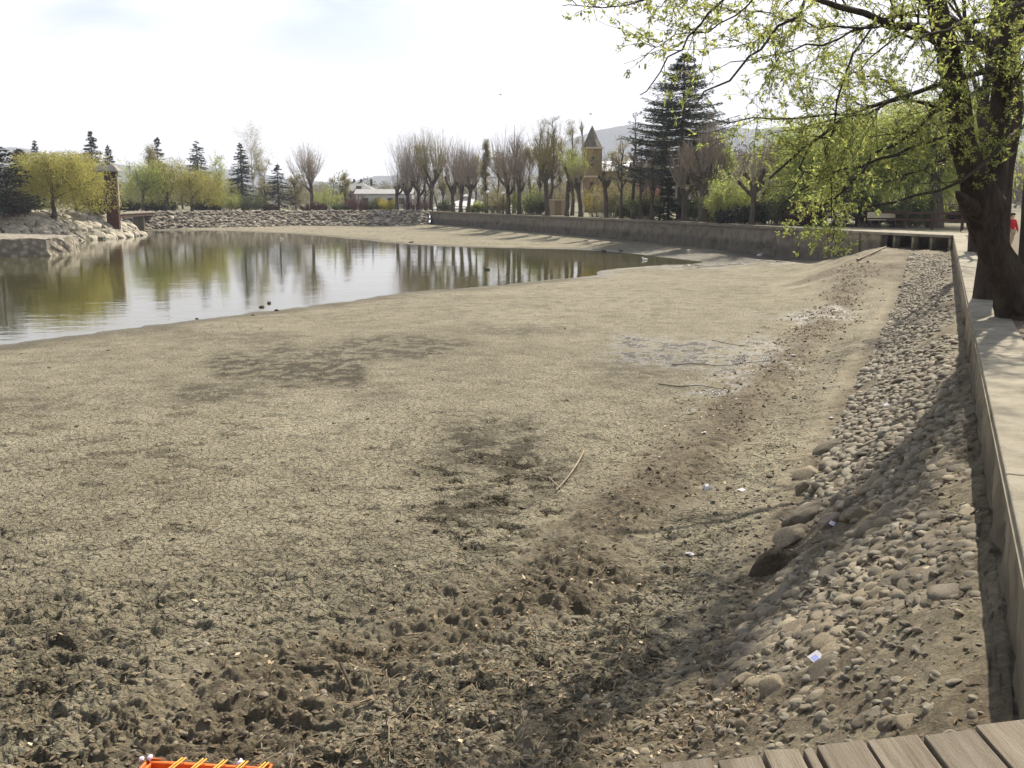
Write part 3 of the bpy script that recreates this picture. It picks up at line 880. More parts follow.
# clods
xy = np.concatenate([px_points(2600, -60, 640, 590, 800, .8), px_points(1500, -60, 700, 470, 800, .6), px_points(900, -20, 760, 300, 560, .7), band_points(1500, 3.8, .7, 5, 34, 1.4)])
k = (fbm(xy[:, 0] * 1.4, xy[:, 1] * 1.4, 4, 404) + rs.uniform(-.2, .2, len(xy))) > 0.50
d_, t_ = wall_dt(xy[:, 0], xy[:, 1]); k &= d_ > 2.0
sw = poly_sd(xy[:, 0], xy[:, 1], WATERP); k &= sw > 0.5
xy = xy[k]; z = bed_z(xy[:, 0], xy[:, 1])
r = 0.008 + 0.024 * rs.random(len(xy)) ** 3 + 0.0008 * xy[:, 1] * rs.random(len(xy))
S_ = np.stack([r * rs.uniform(.9, 1.7, len(r)), r * rs.uniform(.7, 1.1, len(r)), r * rs.uniform(.35, .6, len(r))], 1)
ac = Acc(); b = rs.uniform(.85, 1.35, len(r))
scatter(ac, [stone_shape(2, 600 + q, .9, .35) for q in range(5)], np.c_[xy, z + r * .02], S_, rs.uniform(0, 6.3, len(r)), rs, np.stack([b, b * .99, b * .97], 1), .3)
tag(ac.build('mud_clods', M_rough('mud crumbs', (0.085, 0.066, 0.040), (0.21, 0.172, 0.112), 11, 0.95, 40, 0.02)), 'broken clods and crumbs of dry mud on the pond bed', 'mud clods', kind='stuff')
# pebbles
xy = np.concatenate([px_points(500, 0, 720, 560, 790, .8), band_points(500, 2.7, .8, 3.5, 26, 1.4), band_points(1500, 0.8, .6, 3, 9, 1.0), band_points(900, 2.0, .5, 3.5, 12, 1.2)])
d_, t_ = wall_dt(xy[:, 0], xy[:, 1]); k = d_ > 0.12; xy = xy[k]; z = bed_z(xy[:, 0], xy[:, 1])
r = 0.010 + 0.022 * rs.random(len(xy)) ** 2.2
S_ = np.stack([r * rs.uniform(1, 1.6, len(r)), r * rs.uniform(.8, 1.1, len(r)), r * rs.uniform(.5, .8, len(r))], 1)
ac = Acc(); scatter(ac, sh2, np.c_[xy, z + r * .2], S_, rs.uniform(0, 6.3, len(r)), rs, stone_tint(len(r)) * .95, .25)
tag(ac.build('pebbles', MAT_COB2, None, True), 'loose pebbles strewn over the mud and the bank', 'pebbles', kind='stuff')
# leaf and bark litter
xy = np.concatenate([band_points(13000, 3.75, .6, 4, 46, 1.35), px_points(5200, 380, 760, 560, 800, .7), px_points(1500, -40, 420, 590, 800, .7), band_points(2600, 2.2, 1.0, 3, 16, 1.2), band_points(1600, .5, .5, 2.8, 12, 1)])
k = (fbm(xy[:, 0] * 1.7, xy[:, 1] * 1.7, 4, 444) + rs.uniform(-.22, .22, len(xy))) > 0.47
d_, t_ = wall_dt(xy[:, 0], xy[:, 1]); k &= d_ > .06; xy = xy[k]; z = bed_z(xy[:, 0], xy[:, 1])
n = len(xy); D = rs.normal(size=(n, 3)); D[:, 2] *= .35
L = (0.02 + 0.055 * rs.random(n) ** 1.8) * (1 + .035 * np.clip(xy[:, 1] - 8, 0, 40))
V, Q = leaves(np.c_[xy, z + .006], D, L, L * rs.uniform(.22, .6, n), rs, .6)
tc_ = np.array([(0.30, .23, .14), (.16, .11, .06), (.46, .38, .26), (.09, .06, .035), (.22, .16, .10)])[rs.choice(5, n, p=[.28, .26, .14, .2, .12])] * rs.uniform(.8, 1.15, (n, 1))
def M_litter():
    m, nt, b = new_mat('dead leaves'); nt.links.new(tint(nt), b.inputs['Base Color']); b.inputs['Roughness'].default_value = .8; b.inputs['Specular IOR Level'].default_value = .2
    return m
tag(Acc().add(V, Q, None, np.repeat(tc_, 4, 0)).build('leaf_litter', M_litter()), 'dead leaves and bark scraps drifted along the foot of the bank', 'leaf litter', kind='stuff')
# hair-thin twigs
xy = np.concatenate([band_points(500, 3.6, .7, 4.5, 25, 1.4), px_points(420, 350, 760, 560, 800, .7), px_points(120, 0, 400, 480, 790, .7)])
z = bed_z(xy[:, 0], xy[:, 1]); n = len(xy)
a = rs.uniform(0, 6.3, n); L = rs.uniform(.06, .28, n)
pth = []
for s in np.linspace(-.5, .5, 5):
    a2 = a + s * rs.uniform(-.6, .6, n)
    x = xy[:, 0] + np.cos(a2) * L * s; y = xy[:, 1] + np.sin(a2) * L * s
    pth.append(np.stack([x, y, np.maximum(bed_z(x, y), z) + .008 + .01 * rs.random(n)], 1))
V, Q = tubes(np.stack(pth, 1), np.repeat(rs.uniform(.0018, .0042, n)[:, None], 5, 1), 4)
MAT_TWIG = M_rough('dry twig', (0.13, 0.10, 0.065), (0.30, 0.245, 0.165), 12, .85, 60, .002)
b = np.repeat(rs.uniform(.5, 1.3, n), 20)
tag(Acc().add(V, Q, None, np.stack([b, b, b], 1)).build('twig_debris', MAT_TWIG), 'fine dry twigs scattered through the litter', 'twigs', kind='stuff')

# single sticks
MAT_DSTICK = M_rough('dark wet stick', (0.022, 0.017, 0.011), (0.06, 0.046, 0.03), 12, .8, 60, .003)
def stick(pts, r, label, mat, lift=.012):
    w_ = [bed_hit(x, y) for x, y in pts]
    w_ = np.array(w_); t = np.linspace(0, len(w_) - 1, 14)
    c = np.stack([np.interp(t, np.arange(len(w_)), w_[:, k]) for k in range(3)], 1)
    for _ in range(2): c[1:-1] = (c[:-2] + 2 * c[1:-1] + c[2:]) / 4
    c[:, 2] += r + lift
    R = np.linspace(r, r * .55, 14) * np.random.default_rng(int(pts[0][0])).uniform(.85, 1.15, 14)
    V, Q = tubes(c[None], R[None], 7)
    o = Acc().add(V, Q).build('stick', mat, None, True)
    return tag(o, label, 'stick')
stick([(584, 453), (578, 465), (568, 480), (556, 493)], .017, 'long pale bent stick on the mud beside the footprint patch', MAT_TWIG, .02)
stick([(549, 481), (556, 486), (560, 490)], .012, 'short forked offcut of stick touching the long pale bent stick', MAT_TWIG)
stick([(341, 711), (362, 704), (385, 697)], .009, 'pale straight stick left of the centre of the near mud', MAT_TWIG)
stick([(341, 671), (346, 683), (352, 698)], .016, 'dark thick stick standing out of the lumpy mud', MAT_DSTICK, .05)
stick([(405, 637), (425, 628), (450, 616)], .008, 'thin pale stick running up to a lump of mud', MAT_TWIG)
stick([(389, 726), (389, 745), (390, 768)], .006, 'thin stick pointing straight at the viewer on the near mud', MAT_TWIG)
stick([(405, 715), (418, 719), (428, 722)], .012, 'short stout brown stick right of the pale straight stick', MAT_DSTICK)
stick([(658, 385), (680, 388), (697, 386), (724, 391)], .012, 'long dark stick lying along the near edge of the shiny wet patch', MAT_DSTICK)
stick([(672, 366), (700, 364), (722, 368), (750, 363), (772, 362)], .011, 'long dark stick lying across the shiny wet patch', MAT_DSTICK)
stick([(712, 341), (735, 346), (750, 347)], .010, 'dark stick on the mud beyond the shiny wet patch', MAT_DSTICK)
stick([(857, 262), (875, 254), (893, 245)], .05, 'pale pole lying up the dirt slope under the pier', MAT_TWIG, .05)
stick([(712, 411), (722, 411), (731, 412)], .014, 'short grey stick between the wet patch and the leaf litter', MAT_TWIG)

# litter
MAT_WHITE = M_plain('white paper', (0.50, 0.48, 0.47), .8)
MAT_BLUE = M_plain('blue print', (0.16, 0.22, 0.55), .5)
def crumple(x, y, wpx_, label, seed, flat=.7):
    p = bed_hit(x, y); _, _, f = to_px(p); r = wpx_ / 2 / FPX * f
    V, F = stone_shape(2, seed, .9, .5); V = V * np.array([r, r * .8, r * flat])
    o = Acc().add(V, None, F).build('crumpled_paper', MAT_WHITE); o.location = p + np.array([0, 0, r * flat * .6])
    return tag(o, label, 'litter')
crumple(708, 490, 12, 'crumpled white paper ball on the leaf litter', 3)
crumple(691, 555, 10, 'flattened white paper scrap below the crumpled paper ball', 5, .25)
crumple(742, 491, 9, 'torn white paper strip right of the crumpled paper ball', 7, .2)
crumple(704, 357 + 76, 6, 'small white scrap on the mud left of the leaf litter', 9, .3)
crumple(831, 419, 6, 'small bright white scrap on the dirt track', 11, .4)
crumple(793, 422 - 66, 5, 'tiny white scrap beside the dark litter near the wet patch', 13, .4)
def card(x, y, wpx_, label, ang):
    p = bed_hit(x, y); _, _, f = to_px(p); r = wpx_ / FPX * f
    o = empty('card', p + np.array([0, 0, .05]), ang); o.rotation_euler = (.35, -.3, ang)
    Acc().box((-r / 2, -r * .42, 0), (r / 2, r * .42, .0015)).build('card_sheet', MAT_WHITE, o)
    Acc().box((-r * .38, -r * .3, .0016), (r * .12, r * .22, .0022)).build('printed_patch', MAT_BLUE, o)
    return tag(o, label, 'litter')
card(816, 665, 14, 'white card with blue print caught between the cobbles low on the bank', .5)
card(886, 408, 5, 'tiny pale blue card high on the cobbled bank by the wall', .2)
card(832, 528, 6, 'small pale card among the cobbles beside the boulder cluster', .9)

# orange plastic frame lashed with yellow cord, just showing at the lower edge
p0 = bed_hit(197, 812)
of = empty('plastic_frame', p0 + np.array([0, 0, .02]), -0.10)
tag(of, 'orange plastic tray lashed with yellow cord, only its rim in view', 'tray')
MO = M_rough('scuffed orange plastic', (0.22, 0.085, 0.03), (0.60, 0.13, 0.018), 5, .5, 30, .002, c3=(.66, .17, .03)); MY_ = M_plain('yellow cord', (0.60, 0.34, 0.05), .7)
Wf, Df, Hf = 0.80, 0.46, 0.17
ac = Acc()
ac.box((-Wf / 2, Df / 2 - .03, 0), (Wf / 2, Df / 2, Hf)); ac.box((-Wf / 2, -Df / 2, 0), (Wf / 2, -Df / 2 + .03, Hf))
ac.box((-Wf / 2, -Df / 2 + .031, 0), (-Wf / 2 + .03, Df / 2 - .031, Hf)); ac.box((Wf / 2 - .03, -Df / 2 + .031, 0), (Wf / 2, Df / 2 - .031, Hf))
ac.build('tray_side', MO, of, bevel=.008)
Acc().box((-Wf / 2 + .031, -Df / 2 + .031, .004), (Wf / 2 - .031, Df / 2 - .031, .02)).build('tray_floor', MO, of)
th = np.linspace(0, 2 * math.pi, 25)
rim = np.stack([np.clip(np.cos(th) * .72, -.5, .5) * Wf, np.clip(np.sin(th) * .72, -.5, .5) * Df, np.full(25, Hf + .008)], 1)
V, Q = tubes(rim[None], np.full((1, 25), .011), 8); Acc().add(V, Q).build('rim', MO, of, True)
for k in range(5):
    x = -Wf / 2 + .12 + k * .135
    for dx in (0, .022):
        pth = np.array([(x + dx + .10 * s, Df / 2 + .004 - (Df + .008) * (1 - s), Hf + .024 + .006 * math.sin(s * 3.1)) for s in np.linspace(0, 1, 8)])
        V, Q = tubes(pth[None], np.full((1, 8), .006), 6); Acc().add(V, Q).build('cord', MY_, of, True)
for x, y in ((-Wf / 2 + .01, Df / 2 - .02), (Wf / 2 - .20, Df / 2 - .005), (-Wf / 2 - .03, Df / 2 - .04)):
    V, F = stone_shape(2, int(abs(x) * 100), .3, .35); Acc().add(V * .019 + np.array([x, y, Hf + .025]), None, F).build('knot', M_plain('white knot', (.75, .66, .80), .7), of, True)

# ================================================================== far bank of broken stone, and the rocky peninsula
rs = np.random.default_rng(31)
MAT_RIP = M_rough('broken bank stone', (0.14, 0.12, 0.09), (0.27, 0.24, 0.19), 1.2, .9, 6, .03, c3=(.36, .325, .265))
MAT_RIPP = M_rough('pale boulder stone', (0.20, 0.178, 0.135), (0.34, 0.305, 0.24), 1.2, .9, 6, .03, c3=(.43, .39, .315), rnd=.28)
Bk = np.array([BANK[0], BANK[1], BANK[2], BANK[3], (-62, 139), (-92, 138)])
tg = unit(np.gradient(Bk, axis=0)); nlk = np.stack([-tg[:, 1], tg[:, 0]], 1)   # left of travel: into the pond (travel goes left across the view)
ac = Acc()
rows_ = [(-1.2, .02), (0, .02), (1.6, -1.0), (3.6, -2.35)]
V = np.concatenate([np.c_[Bk + nlk * d, np.full(len(Bk), z)] for d, z in rows_]); m_ = len(Bk)
Q = np.concatenate([np.stack([k * m_ + np.arange(m_ - 1), k * m_ + np.arange(m_ - 1) + 1, (k + 1) * m_ + np.arange(m_ - 1) + 1, (k + 1) * m_ + np.arange(m_ - 1)], 1) for k in range(3)])
ac.add(V, Q)
tag(ac.build('embankment', M_rough('bank earth', (.07, .06, .04), (.16, .13, .09), 1.5, .95, 5, .05), None, False), 'sloping earth bank under the broken stone on the far shore', 'embankment', kind='structure')
n = 3200
seg = rs.integers(0, 1, n)
cum = np.concatenate([[0], np.cumsum(np.linalg.norm(np.diff(Bk, axis=0), axis=1))])
s = rs.uniform(0, cum[-1], n)
xy = np.stack([np.interp(s, cum, Bk[:, k]) for k in range(2)], 1); nn = unit(np.stack([np.interp(s, cum, nlk[:, k]) for k in range(2)], 1))
d = rs.uniform(-.4, 3.4, n); z = np.interp(d, [-1.2, 0, 1.6, 3.6], [.02, .02, -1.0, -2.3])
r = rs.uniform(.20, .38, n); bt = rs.choice([.5, .7, .85, 1.0, 1.2], n) * rs.uniform(.9, 1.1, n)
S_ = np.stack([r * rs.uniform(1, 1.5, n), r, r * rs.uniform(.38, .6, n)], 1)
ac = Acc(); scatter(ac, [stone_shape(1, 700 + q, .8, .2) for q in range(6)], np.c_[xy + nn * d[:, None], z], S_, rs.uniform(0, 6.3, n), rs, np.stack([bt, bt * .98, bt * .95], 1), .14)
tag(ac.build('bank_stones', MAT_RIP), 'broken stone facing of the far left shore', 'bank stones', kind='stuff')

# peninsula mound
gx, gy = np.meshgrid(np.linspace(-130, -34, 150), np.linspace(68, 132, 110))
sdp = poly_sd(gx, gy, PENIN)
gz = np.interp(-sdp, [-2, 0, 1.6, 4.2, 12], [-2.9, -2.4, -1.2, .1, .35]) + .2 * (fbm(gx * .4, gy * .4, 3, 9) - .5)
ii = np.arange(gx.size).reshape(gx.shape)
keepq = (np.stack([sdp[:-1, :-1], sdp[:-1, 1:], sdp[1:, 1:], sdp[1:, :-1]], -1).min(-1) < 1.5).ravel()
ac = Acc().add(np.stack([gx, gy, gz], -1), np.stack([ii[:-1, :-1], ii[:-1, 1:], ii[1:, 1:], ii[1:, :-1]], -1).reshape(-1, 4)[keepq])
tag(ac.build('peninsula_ground', M_ground(), None, True), 'grassy ground of the rock edged peninsula', 'peninsula', kind='structure')
def pen_z(x, y): return float(np.interp(-poly_sd(np.array([x]), np.array([y]), PENIN)[0], [-2, 0, 1.6, 4.2, 12], [-2.9, -2.4, -1.2, .1, .35]))
pool = []
e = resample(PENIN[:6], 1.0)
tries = 0
while len(pool) < 292 and tries < 60000:
    tries += 1
    x, y = rs.uniform(-75, -36.5), rs.uniform(76, 116)
    sd_ = -poly_sd(np.array([x]), np.array([y]), PENIN)[0]
    if not (.1 < sd_ < 5.4): continue
    ppx, ppy, f = to_px(np.array([x, y, 0.0]))
    if ppx < -15: continue
    r = rs.uniform(.34, .62)
    if any((x - a) ** 2 + (y - b) ** 2 < (.60 * (r + c)) ** 2 for a, b, c in pool): continue
    pool.append((x, y, r))
rip_me = []
for k in range(8):
    V, F = stone_shape(2, 800 + k, .9, .16); o = Acc().add(V, None, F).build('riprap_boulder', MAT_RIPP, None, False); rip_me.append(o.data); bpy.data.objects.remove(o)
for x, y, r in pool[:290]:
    z = pen_z(x, y)
    o = bpy.data.objects.new('riprap_boulder', rip_me[rs.integers(0, 8)]); COL.objects.link(o)
    o.location = (x, y, z + .1 * r); o.scale = (r * rs.uniform(1, 1.4), r, r * rs.uniform(.5, .75)); gr = np.array([pen_z(x + .6, y) - pen_z(x - .6, y), pen_z(x, y + .6) - pen_z(x, y - .6)]) / 1.2
    o.rotation_mode = 'QUATERNION'; from mathutils import Quaternion
    o.rotation_quaternion = Vector((0, 0, 1)).rotation_difference(Vector((-gr[0] + rs.uniform(-.2, .2), -gr[1] + rs.uniform(-.2, .2), 1)).normalized()) @ Quaternion((0, 0, 1), rs.uniform(0, 6.3))
    tag(o, 'pale broken boulder armouring the edge of the left peninsula', 'boulder', 'boulders armouring the peninsula')
print('riprap', len(pool))
# low cobbled jetty in front of it
J = np.array([(-32.0, 73.0), (-32.6, 70.8), (-36, 69.4), (-60, 67.5), (-120, 66), (-120, 83), (-60, 83), (-40, 81), (-33, 77)])
Jr = resample(J, .6); mj = len(Jr); cj = np.array([-60, 75.0])
zs = [-2.6, -2.1, -1.6, -1.2, -1.05]; off = [.25, .18, .10, .03, 0]
V = np.concatenate([np.c_[Jr + unit(Jr - cj) * o_ + (rs.normal(size=(mj, 2)) * .05), np.full(mj, z) + rs.normal(size=mj) * .03] for z, o_ in zip(zs, off)] + [np.c_[Jr * .97 + cj * .03, np.full(mj, -1.02)], np.array([[*cj, -1.0]])])
i = np.arange(mj); j = (i + 1) % mj
Q = np.concatenate([np.stack([k * mj + j, k * mj + i, (k + 1) * mj + i, (k + 1) * mj + j], 1) for k in range(5)])
T = np.stack([5 * mj + j, 5 * mj + i, np.full(mj, 6 * mj)], 1)
def M_jetty():
    m, nt, b = new_mat('cobbled jetty stone'); v = coords(nt)
    vo = N(nt, 'ShaderNodeTexVoronoi'); vo.inputs['Scale'].default_value = 2.6; nt.links.new(v, vo.inputs['Vector'])
    c = mix(nt, ramp(nt, vo.outputs['Distance'], [(.25, (.30, .265, .20)), (.6, (.13, .11, .08))]), (.2, .18, .13), .15)
    nt.links.new(c, b.inputs['Base Color']); b.inputs['Roughness'].default_value = .9
    iv = N(nt, 'ShaderNodeMath', operation='SUBTRACT'); iv.inputs[0].default_value = 1; nt.links.new(vo.outputs['Distance'], iv.inputs[1])
    nt.links.new(bump(nt, iv.outputs[0], .12), b.inputs['Normal'])
    return m
jt = Acc().add(V, Q[:, ::-1], T[:, ::-1]).build('stone_jetty', M_jetty(), None, False)
tag(jt, 'low cobbled stone jetty running out of the left edge in front of the peninsula', 'jetty')

# ================================================================== kiosk and footbridge on the peninsula
MAT_BROWN = M_rough('brown timber', (.038, .015, .010), (.075, .032, .02), 2, .75, 12, .01, stretch=(3, 3, .3))
kx, ky = -41.6, 106.5
kz = pen_z(kx, ky)
kk = empty('timber_pillar', (kx, ky, kz - .3), .12)
tag(kk, 'tall brown timber pillar with a grey cap roof on the tip of the peninsula', 'pillar')
Hk = at_y(110, 172, ky)[2] - kz + .3
Acc().box((-.62, -.5, 0), (.50, .5, Hk)).build('shaft', MAT_BROWN, kk, bevel=.02)
Acc().box((.505, -.20, Hk * .42), (.64, .20, Hk + .02)).build('light_post', M_plain('pale timber', (.36, .28, .22), .8), kk, bevel=.01)
Acc().box((-.3, -.56, .0), (.60, -.505, Hk * .42)).build('panel', M_rough('dark red timber', (.045, .012, .008), (.085, .025, .014), 2, .7, 12, .01), kk)
ac = Acc()
a0, a1, b0, b1 = -1.55, .95, -1.05, 1.05
V = [(a0, b0, Hk), (a1, b0, Hk), (a1, b1, Hk), (a0, b1, Hk), (a0, b0, Hk + .12), (a1, b0, Hk + .12), (a1, b1, Hk + .12), (a0, b1, Hk + .12), (a0 + .55, b0 + .5, Hk + .70), (a1 - .55, b0 + .5, Hk + .70), (a1 - .55, b1 - .5, Hk + .70), (a0 + .55, b1 - .5, Hk + .70)]
ac.add(V, [(0,3,2,1),(0,1,5,4),(1,2,6,5),(2,3,7,6),(3,0,4,7),(4,5,9,8),(5,6,10,9),(6,7,11,10),(7,4,8,11),(8,9,10,11)])
ac.build('cap_roof', M_rough('grey shingle', (.16, .145, .13), (.27, .25, .225), 3, .85, 10, .02), kk)
br = empty('footbridge', (0, 0, 0))
tag(br, 'low pale beamed footbridge between the peninsula and the far bank', 'footbridge')
A0, A1 = np.array([-45.4, 112.5]), np.array([-47.9, 134.5])
t_ = unit(A1 - A0); n_ = np.array([-t_[1], t_[0]]); Lb = np.linalg.norm(A1 - A0)
R_ = (np.array([[t_[0], n_[0], 0], [t_[1], n_[1], 0], [0, 0, 1.0]]), np.array([A0[0], A0[1], .0]))
Acc().box((0, -.8, -.05), (Lb, .8, .12), None, R_).build('deck', MAT_COPING, br, bevel=.02)
for q in (-.7, .55):
    Acc().box((.02, q, -.40), (Lb - .02, q + .15, -.055), None, R_).build('beam', MAT_BROWN, br)
for f in (.25, .75):
    Acc().box((Lb * f, -.6, -2.8), (Lb * f + .3, .6, -.41), None, R_).build('bridge_pier', MAT_CONC, br)

# ================================================================== buildings behind the trees
MAT_GLASS = M_plain('dark glass', (.03, .035, .045), .15)
MAT_SLATE = M_rough('slate roof', (.12, .125, .11), (.21, .215, .195), 2, .7, 6, .02)
MAT_PLAST = M_rough('cream render', (.36, .31, .22), (.48, .42, .31), 1.2, .9, 5, .01)
MAT_WALLW = M_rough('white render', (.36, .345, .32), (.46, .445, .42), 1.2, .9, 5, .01)
MAT_OCHRE = M_rough('ochre stone', (.15, .102, .05), (.25, .175, .085), .9, .9, 3, .04)
MAT_DROOF = M_rough('dark shingle roof', (.030, .027, .025), (.07, .062, .055), 2, .85, 6, .02)
def hip(acc, x0, x1, y0, y1, z0, z1, ov=.4, ridge=.5, th=.15):
    """hipped roof with its ridge along x"""
    x0 -= ov; x1 += ov; y0 -= ov; y1 += ov
    ym = (y0 + y1) / 2; r = (y1 - y0) / 2 * ridge * 2
    V = [(x0, y0, z0 - th), (x1, y0, z0 - th), (x1, y1, z0 - th), (x0, y1, z0 - th), (x0, y0, z0), (x1, y0, z0), (x1, y1, z0), (x0, y1, z0), (x0 + r, ym, z1), (x1 - r, ym, z1)]
    acc.add(V, [(0,3,2,1),(0,1,5,4),(1,2,6,5),(2,3,7,6),(3,0,4,7),(4,5,9,8),(6,7,8,9)], [(5,6,9),(7,4,8)])
def gable(acc, x0, x1, y0, y1, z0, z1, ov=.4, th=.15, axis='x'):
    if axis == 'x':
        ym = (y0 + y1) / 2; y0 -= ov; y1 += ov; x0 -= ov; x1 += ov
        V = [(x0, y0, z0), (x1, y0, z0), (x1, ym, z1), (x0, ym, z1), (x0, y1, z0), (x1, y1, z0)]
        V += [(a, b, c + th) for a, b, c in V]
        acc.add(V, [(0,1,2,3),(3,2,5,4),(6,9,8,7),(9,10,11,8),(0,6,7,1),(4,5,11,10),(0,3,9,6),(3,4,10,9),(1,7,8,2),(2,8,11,5)])
    else:
        xm = (x0 + x1) / 2; y0 -= ov; y1 += ov; x0 -= ov; x1 += ov
        V = [(x0, y0, z0), (x0, y1, z0), (xm, y1, z1), (xm, y0, z1), (x1, y0, z0), (x1, y1, z0)]
        V += [(a, b, c + th) for a, b, c in V]
        acc.add(V, [(3,2,1,0),(4,5,2,3),(7,8,9,6),(8,11,10,9),(1,7,6,0),(10,11,5,4),(6,9,3,0),(9,10,4,3),(2,8,7,1),(5,11,8,2)])
def windows(par, xs, zs, y, w_, h_, frame_mat, pane_mat=None, depth=.12):
    for x in xs:
        for z in zs:
            ac = Acc(); t = .06
            ac.box((x - w_ / 2 - t, y - depth, z - t), (x - w_ / 2, y, z + h_ + t)); ac.box((x + w_ / 2, y - depth, z - t), (x + w_ / 2 + t, y, z + h_ + t))
            ac.box((x - w_ / 2, y - depth, z - t), (x + w_ / 2, y, z)); ac.box((x - w_ / 2, y - depth, z + h_), (x + w_ / 2, y, z + h_ + t))
            f = ac.build('window', frame_mat, par)
            Acc().box((x - w_ / 2, y - .05, z), (x + w_ / 2, y - .01, z + h_)).build('pane', pane_mat or MAT_GLASS, f)
def X_at(px_, Y): return (px_ - 512) / FPX * (Y * CP + 1.5 * SP)
def Z_at(py_, Y): return float(at_y(512, py_, Y)[2])

# house with the slate hip roof
Y = 205.0; x0, x1 = X_at(336, Y), X_at(373, Y)
ho = empty('house', ((x0 + x1) / 2, Y, 0)); tag(ho, 'brown house with a pale slate hip roof and chimneys beyond the far bank', 'house')
hw = (x1 - x0) / 2; ze = Z_at(191, Y); zr = Z_at(181.5, Y)
Acc().box((-hw, 0, -.5), (hw, 9, ze)).build('wall', M_rough('brown render', (.16, .115, .085), (.25, .19, .145), 1.2, .9, 5, .01), ho)
ac = Acc(); hip(ac, -hw, hw, 0, 9, ze, zr, .5, .35); rf = ac.build('roof', MAT_SLATE, ho)
for x in (-1.9, -.6, .8, 2.9): Acc().box((x - .2, 4.2, zr - .8), (x + .2, 4.7, zr + .55)).build('chimney', MAT_DROOF, rf)
for x in (-2.6, .9):
    ac = Acc(); ac.box((x - .5, .2, ze + .1), (x + .5, 1.6, ze + 1.0)); d_ = ac.build('dormer', MAT_DROOF, rf)
windows(ho, (-2.6, -.9, .9, 2.6), (ze - 1.5,), -.0, .8, 1.1, MAT_WALLW)
# low white annex
Y = 196.0; x0, x1 = X_at(356, Y), X_at(412, Y)
an = empty('house', ((x0 + x1) / 2, Y, 0)); tag(an, 'long low white walled building in front of the slate roofed house', 'house')
hw = (x1 - x0) / 2; ze = Z_at(194.5, Y)
Acc().box((-hw, 0, -.5), (hw, 5, ze)).build('wall', MAT_WALLW, an)
ac = Acc(); gable(ac, -hw, hw, 0, 5, ze, ze + .9, .3); ac.build('roof', M_rough('grey sheet roof', (.22, .21, .2), (.34, .33, .32), 2, .7, 6, .01), an)
windows(an, (-3.5, -1.2, 1.2, 3.4), (.9,), 0, .9, 1.0, MAT_BROWN)
# white roofed pavilion
Y = 178.0; x0, x1 = X_at(436, Y), X_at(497, Y)
pv = empty('pavilion', ((x0 + x1) / 2, Y, 0)); tag(pv, 'low pavilion with a bright white roof and a small cupola', 'pavilion')
hw = (x1 - x0) / 2; ze = Z_at(208.5, Y); zr = Z_at(198, Y)
Acc().box((-hw, 0, -.5), (hw, 8, ze)).build('wall', M_rough('buff render', (.22, .17, .11), (.33, .26, .18), 1.2, .9, 5, .01), pv)
MAT_WROOF = M_rough('white roof sheet', (.40, .39, .38), (.52, .51, .50), 1.2, .6, 5, .005)
ac = Acc(); hip(ac, -hw, hw, 0, 8, ze, zr, .7, .62); ac.build('roof', MAT_WROOF, pv)
cx = X_at(465, Y) - (x0 + x1) / 2
cu = Acc().box((cx - .35, 3.6, zr - .3), (cx + .35, 4.4, zr + .35)).build('cupola', MAT_PLAST, pv)
ac = Acc(); hip(ac, cx - .35, cx + .35, 3.6, 4.4, zr + .36, zr + .75, .25, .5); ac.build('cupola_roof', MAT_WROOF, cu)

# church: tower with spire, nave, porch
Y = 138.0; x0, x1 = X_at(582.3, Y), X_at(601.3, Y)
ch = empty('church', ((x0 + x1) / 2, Y, 0), 0.0); tag(ch, 'ochre stone church with a pointed tower spire behind the bare trees', 'church')
hw = (x1 - x0) / 2; zt = Z_at(148.5, Y); zs_ = Z_at(125, Y)
Acc().box((-hw, 0, -.5), (hw, 2 * hw, zt)).build('tower', MAT_OCHRE, ch)
ac = Acc()
for z in (zt * .55, zt - .02): ac.box((-hw - .14, -.14, z), (hw + .14, 2 * hw + .14, z + .22))
ac.build('cornice', MAT_PLAST, ch)
n8 = 8; a = np.arange(n8) * 2 * math.pi / n8 + math.pi / 8
lv = [(1.13, zt + .21), (1.02, zt + .5), (.66, zt + (zs_ - zt) * .42), (.36, zt + (zs_ - zt) * .72), (.03, zs_)]
V = np.concatenate([np.stack([np.cos(a) * hw * s, np.sin(a) * hw * s + hw, np.full(n8, z)], 1) for s, z in lv])
i = np.arange(n8); j = (i + 1) % n8
sp_ = Acc().add(V, np.concatenate([np.stack([k * n8 + i, k * n8 + j, (k + 1) * n8 + j, (k + 1) * n8 + i], 1) for k in range(4)])).build('spire', M_rough('spire slate', (.085, .075, .05), (.16, .14, .095), 2, .8, 6, .03), ch)
windows(ch, (0,), (zt - 2.3, zt * .33), 0, .5, 1.2, MAT_OCHRE)
nx0, nx1 = hw, X_at(662, Y) - (x0 + x1) / 2
zn = Z_at(171.5, Y); zr = Z_at(160.5, Y)
Acc().box((nx0 + .01, 1.2, -.5), (nx1, 11, zn)).build('nave', MAT_OCHRE, ch)
ac = Acc(); gable(ac, nx0 + .3, nx1, 1.2, 11, zn, zr, .3); ac.build('nave_roof', M_rough('bright sheet roof', (.62, .62, .62), (.78, .78, .77), 1.2, .45, 5, .005), ch)
windows(ch, np.linspace(nx0 + 1.4, nx1 - 1, 4), (1.6,), 1.2, .5, 1.6, MAT_OCHRE)
ac = Acc(); ac.box((-.4, -1.9, 2.15), (2.4, -.15, 2.4)); ac.box((-.3, -1.8, -.3), (0, -1.5, 2.15)); ac.box((2.0, -1.8, -.3), (2.3, -1.5, 2.15)); ac.build('porch', MAT_PLAST, ch)
for x in (-.05, 1.75): Acc().box((x - .4, -.12 if x < hw else 1.08, -.2), (x + .4, -.01 if x < hw else 1.19, 1.95)).build('door', MAT_BROWN, ch)

